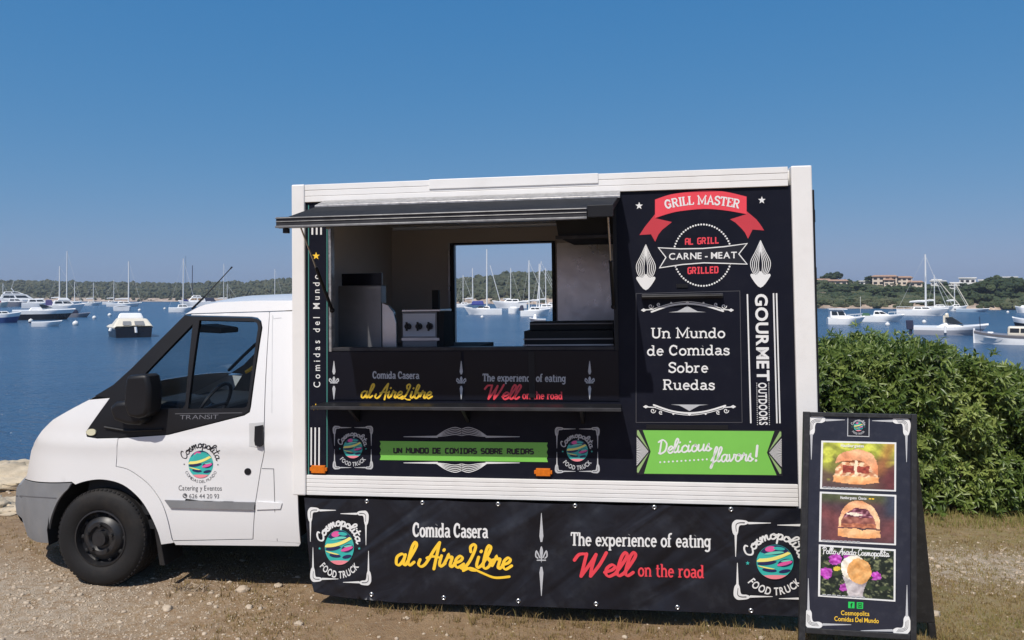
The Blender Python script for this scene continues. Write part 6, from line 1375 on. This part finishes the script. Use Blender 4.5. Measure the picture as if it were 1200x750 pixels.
for x, yw, r, lab in ((88.5, 381.2, 3.4, 'largest white mooring buoy below the black speedboat on the left'), (36, 377.6, 2.6, 'white mooring buoy beside the bow of the blue bottomed day boat'), (110.5, 373.6, 2.3, 'white mooring buoy between the inflatable and the cream motorboat'), (128.5, 370.4, 2.2, 'white mooring buoy under the sailing yacht with slanting forestay'), (163.5, 364.6, 1.8, 'small white mooring buoy right of the boxy tender'), (193, 362.5, 1.4, 'tiny white mooring buoy left of the blue sail cover boat'),
        (565, 372.6, 1.9, 'white mooring buoy in front of the blue canopy yacht in the window'), (1040, 381.8, 2.7, 'pale mooring buoy in front of the sports cruiser'), (1083, 378.6, 2.4, 'white mooring buoy left above the grey speedboat'), (1181, 366.6, 1.5, 'tiny white mooring buoy near the right shore')):
    k = pxm(yw); p = at_z(x, yw, ZWAT); o = empty('mooring_buoy', tuple(p), 0, lab, 'buoy', 'mooring buoys in the bay'); mb = MB(); mb.ball((0, 0, r * k * .55), r * k, BUOYM, 14, 10); mb.build('float', o, True); mb = MB(); mb.tube([(0, 0, r * k * 1.4), (0, 0, r * k * 1.75)], .03, MAST, 6); mb.build('ring', o)
# ------------------------------------------------------------------ HOUSES on the right shore
PLAST = M('beige_render', (.70, .60, .49), .85, var=.06, scale=.5); WREND = M('white_render', (.74, .73, .70), .8, var=.04, scale=.5); TILE = M('terracotta_tiles', (.40, .25, .17), .8, var=.2, scale=2); STONEW = M('grey_brown_stone', (.30, .25, .20), .9, var=.3, scale=1)
def house(name, label, x0, x1, ytop, ybot, t, blocks, wall, roof='flat', wins=4, floors=2, cat='house'):
    p = coast_pt((x0 + x1) / 2, t); cpx = (x0 + x1) / 2; d = (Vector((p.x, p.y)).dot(Vector((wdir(cpx, 346).x, wdir(cpx, 346).y)).normalized())) / Vector((wdir(cpx, 346).x, wdir(cpx, 346).y)).length
    z1 = CAMZ + (346 - ytop) / F * d; z0 = CAMZ + (346 - ybot) / F * d; W = (x1 - x0) / F * d; base = at_d(cpx, 346, d); view = math.atan2(base.x, base.y)
    root = empty(name, (base.x, base.y, z0), -view, label, cat)
    H = z1 - z0
    for i, (f0, f1, h, dp) in enumerate(blocks):
        a, b_ = -W / 2 + W * f0, -W / 2 + W * f1; hh = H * h; mb = MB(); mb.box((a, -dp, -2.5), (b_, dp + 3, hh), wall); wl_ = mb.build('wall', root)
        mb = MB()
        if roof == 'tile':
            e = .4; mb.hexa([(a - e, -dp - e, hh + .01), (b_ + e, -dp - e, hh + .01), (b_ + e, dp + 3 + e, hh + .01), (a - e, dp + 3 + e, hh + .01), (a + W * .04, -dp + 2.0, hh + .5), (b_ - W * .04, -dp + 2.0, hh + .5), (b_ - W * .04, dp + 1, hh + .5), (a + W * .04, dp + 1, hh + .5)], TILE)
        else: mb.box((a - .25, -dp - .3, hh + .01), (b_ + .25, dp + 3.2, hh + .28), wall)
        mb.build('roof', root)
        nw = max(1, int(wins * (f1 - f0) + .5))
        for fl in range(floors):
            for q in range(nw):
                wx = a + (b_ - a) * (q + .5) / nw; ww = min(.9, (b_ - a) / nw * .3); wz = hh * (.18 + fl * .48) if floors > 1 else hh * .4
                mb = MB(); mb.box((wx - ww, -dp - .03, wz), (wx + ww, -dp + .02, wz + hh * (.24 if floors > 1 else .35)), WINB); mb.build('window', root)
    return root
r = house('villa', 'large beige villa with terracotta roof on the ridge right of the truck', 1025, 1066, 323.5, 335, .80, [(.0, .62, .92, 5), (.62, 1.0, .80, 4), (.30, .55, .55, 7)], PLAST, 'tile', 7, 2, 'villa')
house('villa', 'low house with orange tiled roof on the ridge near the truck edge', 972, 992, 329.5, 336, .72, [(0, 1, 1, 3)], PLAST, 'tile', 3, 1)
house('farmhouse', 'pale low house with tiled roof partly behind the truck edge', 950, 972, 328.5, 334, .85, [(0, 1, 1, 3)], PLAST, 'tile', 3, 1)
house('stone_hut', 'small grey stone hut low on the shore beside the truck', 951, 966, 344, 350, .25, [(0, 1, 1, 2)], STONEW, 'flat', 2, 1, 'hut')
house('cottage', 'small white cottage between the round tree and the beige villa', 1008, 1018, 330, 335, .8, [(0, 1, 1, 2)], WREND, 'flat', 2, 1)
house('bungalow', 'low pinkish house right of the beige villa', 1066, 1080, 331, 337, .7, [(0, 1, 1, 3)], PLAST, 'tile', 2, 1)
house('white_house', 'white flat roofed house behind the tallest mast', 1092, 1107, 328.5, 336, .75, [(0, 1, .8, 3), (.1, .7, 1, 2)], WREND, 'flat', 3, 1)
house('white_house', 'white flat roofed house with veranda lower in the pines', 1114, 1126, 332, 342, .5, [(0, 1, .7, 3), (.1, .95, 1, 2)], WREND, 'flat', 2, 2)
house('white_house', 'pale modern house with wide dark windows among the pines', 1126, 1143, 326.5, 334, .72, [(0, .95, 1, 3)], WREND, 'flat', 3, 1)
house('white_house', 'bright white cubic house beside the tall dark pines', 1142, 1156, 329, 341, .62, [(0, .5, .7, 3), (.4, 1, 1, 3)], WREND, 'flat', 2, 2)
house('white_house', 'long low white house above the pines on the far right', 1167, 1190, 325.5, 331, .95, [(0, 1, 1, 3)], WREND, 'flat', 4, 1)
# ------------------------------------------------------------------ PINES of the right shore, each a tree
rnp = random.Random(21)
def pine(label, px, t, ytop, wpx, flat=.6, tone=.45, n=34, name='pine_tree'):
    p = coast_pt(px, t); u = wdir(px, 346); d = Vector((p.x, p.y)).length / Vector((u.x, u.y)).length
    ztop = CAMZ + (346 - ytop) / F * d; R = wpx / 2 / F * d; Hh = max(1.8, ztop - p.z)
    root = empty(name, tuple(p), 0, label, 'tree', 'trees on the right shore'); lf = Leafy()
    for k in range(n):
        a = rnp.random() * 2 * PI; rr = R * math.sqrt(rnp.random()) * .95; zz = Hh * (1 - flat * .55) + rnp.uniform(-1, 1) * Hh * flat * .42 * math.sqrt(max(.05, 1 - (rr / R) ** 2)); c = R * rnp.uniform(.18, .34)
        for j in range(3): lf.clump((rr * math.cos(a) + rnp.uniform(-c, c), rr * math.sin(a) + rnp.uniform(-c, c), zz + rnp.uniform(-c, c) * .6), (c * .8, c * .8, c * .6), tone + rnp.uniform(-.3, .3), rnp, 6, 4)
    lf.build('crown', PINE, root)
    mb = MB(); mb.tube([(0, 0, -.6), (rnp.uniform(-.2, .2), 0, Hh * .4), (rnp.uniform(-.4, .4), 0, Hh * .75)], .16, BARK, 6, .07)
    for k in range(3): a = rnp.random() * 6; mb.tube([(0, 0, Hh * .35), (R * .6 * math.cos(a), R * .6 * math.sin(a), Hh * .7)], .07, BARK, 5, .03)
    mb.build('trunk', root)
pine('round dark tree standing alone left of the beige villa', 1020, .78, 320.5, 11, .9, .15)
pine('broad dark tree crown above the tiled roofs near the truck', 977, .9, 319.8, 22, .7, .12)
lab = [('dense pine above the shore right behind the white fishing boat', 1192, .30, 329, 44), ('broad pine leaning over the rocks left of the fishing boat', 1160, .28, 329.5, 40), ('tall pine between the bright cubic house and the right edge', 1172, .55, 325.5, 30), ('dark low pine on the shore below the cubic house', 1140, .14, 343, 24), ('rounded pine below the veranda house', 1118, .22, 342, 24), ('dark shore pine above the low open boats', 1150, .10, 347, 22), ('pale green pine right of the tallest mast', 1098, .32, 337, 26), ('wide pine behind the tallest mast', 1072, .35, 337.5, 28), ('bushy pine below the beige villa', 1050, .40, 337, 28), ('small pine left below the beige villa', 1030, .34, 340, 22), ('low spreading pine beside the white cottage', 1005, .45, 336.5, 24), ('round bush pine above the white cabin cruiser', 985, .30, 343, 22), ('dark pine beside the stone hut', 970, .42, 339, 20), ('tall shrub pine above the sports cruiser', 1040, .20, 346, 18), ('leafy pine touching the truck edge', 958, .60, 332, 20), ('thin topped pine behind the veranda house', 1109, .7, 331, 14), ('pine crown in front of the modern house', 1134, .45, 333, 20), ('dark pine at the right picture edge', 1208, .5, 327, 30), ('grey green pine over the shore boats', 1180, .16, 343, 26), ('small round pine beside the cubic house steps', 1128, .3, 340, 16)]
for l_, px, t, yt, wp in lab: pine(l_, px, t, yt, wp, .75, .4 + rnp.uniform(-.2, .25), 30)
for k, (px, l_) in enumerate(((1047, 'small palm like tree before the beige villa'), (1066, 'dark bush tree at the right corner of the beige villa'))): pine(l_, px, .66, 329.5, 6, .8, .2, 12)
# ------------------------------------------------------------------ STONES, DRY GRASS, ROCKS
STONE = M('pale_limestone', (.46, .375, .28), .85, var=.25, scale=9, bump=.4, bscale=60)
def stone_mesh(mb, c, r, rn, mat, sub=0):
    seg, rings = (6, 4) if not sub else ((14, 10) if sub == 1 else (44, 30)); sd = rn.random() * 90; o = len(mb.v); vs = []; fs = []
    for i in range(rings + 1):
        th = PI * i / rings
        for k in range(seg):
            a = 2 * PI * k / seg; d = Vector((math.sin(th) * math.cos(a), math.sin(th) * math.sin(a), math.cos(th))); q = 1 + .5 * noise.noise(d * 1.4 + Vector((sd, 0, 0))) + (.2 * noise.noise(d * 3.5 + Vector((sd, 4, 0))) if sub else 0) + (.22 * abs(noise.noise(d * 6 + Vector((sd, 4, 2)))) + .12 * noise.noise(d * 14 + Vector((sd, 9, 2))) if sub > 1 else 0)
            vs.append((c[0] + d.x * r[0] * q, c[1] + d.y * r[1] * q, c[2] + d.z * r[2] * q))
    for i in range(rings):
        for k in range(seg): fs.append((i * seg + k, i * seg + (k + 1) % seg, (i + 1) * seg + (k + 1) % seg, (i + 1) * seg + k))
    mb.add(vs, fs, mat)
rn = random.Random(5); mb = MB(); cnt = 0
while cnt < 7500:
    px, py = rn.uniform(-80, 1280), 560 + 230 * rn.random() ** .8
    p = at_z(px, py, 0)
    if p.y < 2.6 or p.y > yedge(p.x) + .3: continue
    g_ = gravel(p.x, p.y); e_ = p.y - yedge(p.x)
    if rn.random() > .05 + g_ * 1.1 * (g_ > .22) + (.5 if e_ > -1 else 0): continue
    r = rn.uniform(.003, .0075) * (1 if rn.random() < .90 else rn.uniform(1.4, 3.2)); z = gz(p.x, p.y)
    if e_ > -1.4 and rn.random() < .6: r *= rn.uniform(2, 5)
    stone_mesh(mb, (p.x, p.y, z + r * .1), (r * rn.uniform(.8, 1.4), r * rn.uniform(.7, 1.2), r * rn.uniform(.45, .75)), rn, STONE); cnt += 1
tag(mb.build('gravel_stones', None, True, recalc=False, angle=180), kind='stuff', label='small pale limestone pebbles scattered over the dry soil')
for i, (px, py, r, lb) in enumerate(((284, 693, .036, 'pale loose stone lying in front of the shadow under the cab'), (326, 688, .026, 'pair of pale stones at the edge of the cab shadow'), (196, 715, .03, 'flat whitish stone on the soil below the front wheel'), (292, 714, .022, 'pale stone on bare soil below the cab shadow'), (1093, 720, .035, 'white stone beside the rear foot of the menu board'), (350, 731, .024, 'pale stone near the lower left corner of the banner'))):
    p = at_z(px, py, 0); mb = MB(); stone_mesh(mb, (0, 0, r * .25), (r * 1.3, r, r * .7), rn, STONE, 1); o = mb.build('stone', None, True, angle=180); o.location = (p.x, p.y, gz(p.x, p.y)); tag(o, lb, 'stone', 'loose stones on the soil')
ROCKM = M('beige_shore_rock', (.46, .38, .27), .9, var=.3, scale=4, bump=.7, bscale=14)
for i, (px, py, r, lb) in enumerate(((6, 596, .30, 'low shaded rock at the left edge behind the bumper'), (-18, 566, .55, 'flat beige shore rock at the left edge above the shaded rock'), (24, 562, .34, 'beige shore rock just in front of the truck bumper'), (12, 553, .32, 'pale flat rock at the water edge on the left'), (-40, 600, .4, 'beige rock partly outside the left edge'))):
    p = at_z(px, py, 0); mb = MB(); stone_mesh(mb, (0, 0, 0), (r * 1.4, r * .8, r * .30), rn, ROCKM, 2); o = mb.build('shore_rock', None, True, angle=180); o.location = (p.x, p.y, gz(p.x, p.y) - .02); tag(o, lb, 'rock', 'limestone rocks on the bank')
# dry grass: blades in tufts
GRASS = leafmat('dry_grass', (.20, .13, .06), (.34, .25, .11), (.20, .23, .06), 1, 0, trans=.25, rough=.8, spec=.1)
vs = []; fs = []; tn = []
def tuft(x, y, n, h, tone, sp):
    z = gz(x, y)
    for k in range(n):
        a = rn.random() * 6.28; rr = sp * rn.random() ** .7; bx, by_ = x + rr * math.cos(a), y + rr * math.sin(a); hh = h * rn.uniform(.4, 1.2); ln = rn.uniform(.1, .9) * hh; b = rn.random() * 6.28; wv = rn.uniform(.0014, .0034); pa = rn.random() * 3.14
        dx, dy = ln * math.cos(b), ln * math.sin(b); wx, wy = wv * math.cos(pa), wv * math.sin(pa); o = len(vs)
        vs.extend([(bx - wx, by_ - wy, z - .005), (bx + wx, by_ + wy, z - .005), (bx + dx * .4 + wx * .7, by_ + dy * .4 + wy * .7, z + hh * .6), (bx + dx * .4 - wx * .7, by_ + dy * .4 - wy * .7, z + hh * .6), (bx + dx, by_ + dy, z + hh * .95)])
        fs.extend([(o, o + 1, o + 2, o + 3), (o + 3, o + 2, o + 4)]); tn.extend([max(0, min(1, tone + rn.uniform(-.2, .2)))] * 5)
cnt = 0
while cnt < 9500:
    px, py = rn.uniform(-60, 1290), rn.uniform(600, 775)
    p = at_z(px, py, 0); dens = .30 + .55 * noise.noise(Vector((p.x * 1.1, p.y * 1.1, 2))) + .5 * sm(900, 1100, px) + .25 * sm(350, 700, px) - .35 * gravel(p.x, p.y) * 1.5
    if rn.random() > dens: continue
    if p.y > yedge(p.x) - .6: continue
    tuft(p.x, p.y, rn.randint(3, 7), rn.uniform(.010, .032), rn.uniform(.2, .55) + .25 * sm(1000, 1150, px) * (.5 + noise.noise(Vector((p.x * 2, p.y * 2, 7)))), .035); cnt += 1
for k in range(700):
    s = rn.random(); P = HA + HAX * (s * HLN) + HDP * rn.uniform(-.35, .15); tuft(P.x, P.y, 7, rn.uniform(.04, .11), rn.uniform(.6, 1), .06)
for k in range(130):
    px = rn.uniform(430, 960); p = at_z(px, 716 + (px - 430) * .055 + rn.uniform(-3, 10), 0); tuft(p.x, p.y, rn.randint(4, 10), rn.uniform(.03, .085), rn.uniform(.2, .6), .03)
for k in range(120):
    px = rn.uniform(930, 1135); p = at_z(px, rn.uniform(738, 765), 0); tuft(p.x, p.y, rn.randint(5, 9), rn.uniform(.03, .08), rn.uniform(.2, .7), .04)
for k in range(70):
    px = rn.uniform(195, 350); p = at_z(px, rn.uniform(683, 700), 0); tuft(p.x, p.y, rn.randint(3, 6), rn.uniform(.02, .05), rn.uniform(.2, .5), .03)
me = bpy.data.meshes.new('dry_grass'); me.from_pydata(vs, [], fs); me.materials.append(GRASS); at_ = me.attributes.new('tone', 'FLOAT', 'POINT'); at_.data.foreach_set('value', tn)
o = bpy.data.objects.new('dry_grass', me); C.objects.link(o); tag(o, 'short dry yellowish grass growing through the soil', kind='stuff')
# ragged weed by the mud flap
mb = MB(); p = at_z(222, 693, 0)
for k in range(16):
    a = rn.random() * 6.28; q = Vector((p.x + rn.uniform(-.09, .12), p.y + rn.uniform(-.03, .03), gz(p.x, p.y) + .004)); mb.tube([q, q + Vector((.05 * math.cos(a), .03 * math.sin(a), rn.uniform(.02, .05))), q + Vector((.1 * math.cos(a), .05 * math.sin(a), rn.uniform(.01, .06)))], .003, STONE if k % 2 else BARK, 4, .001)
tag(mb.build('dry_weed'), 'dead grey weed on the soil behind the front wheel', 'weed')
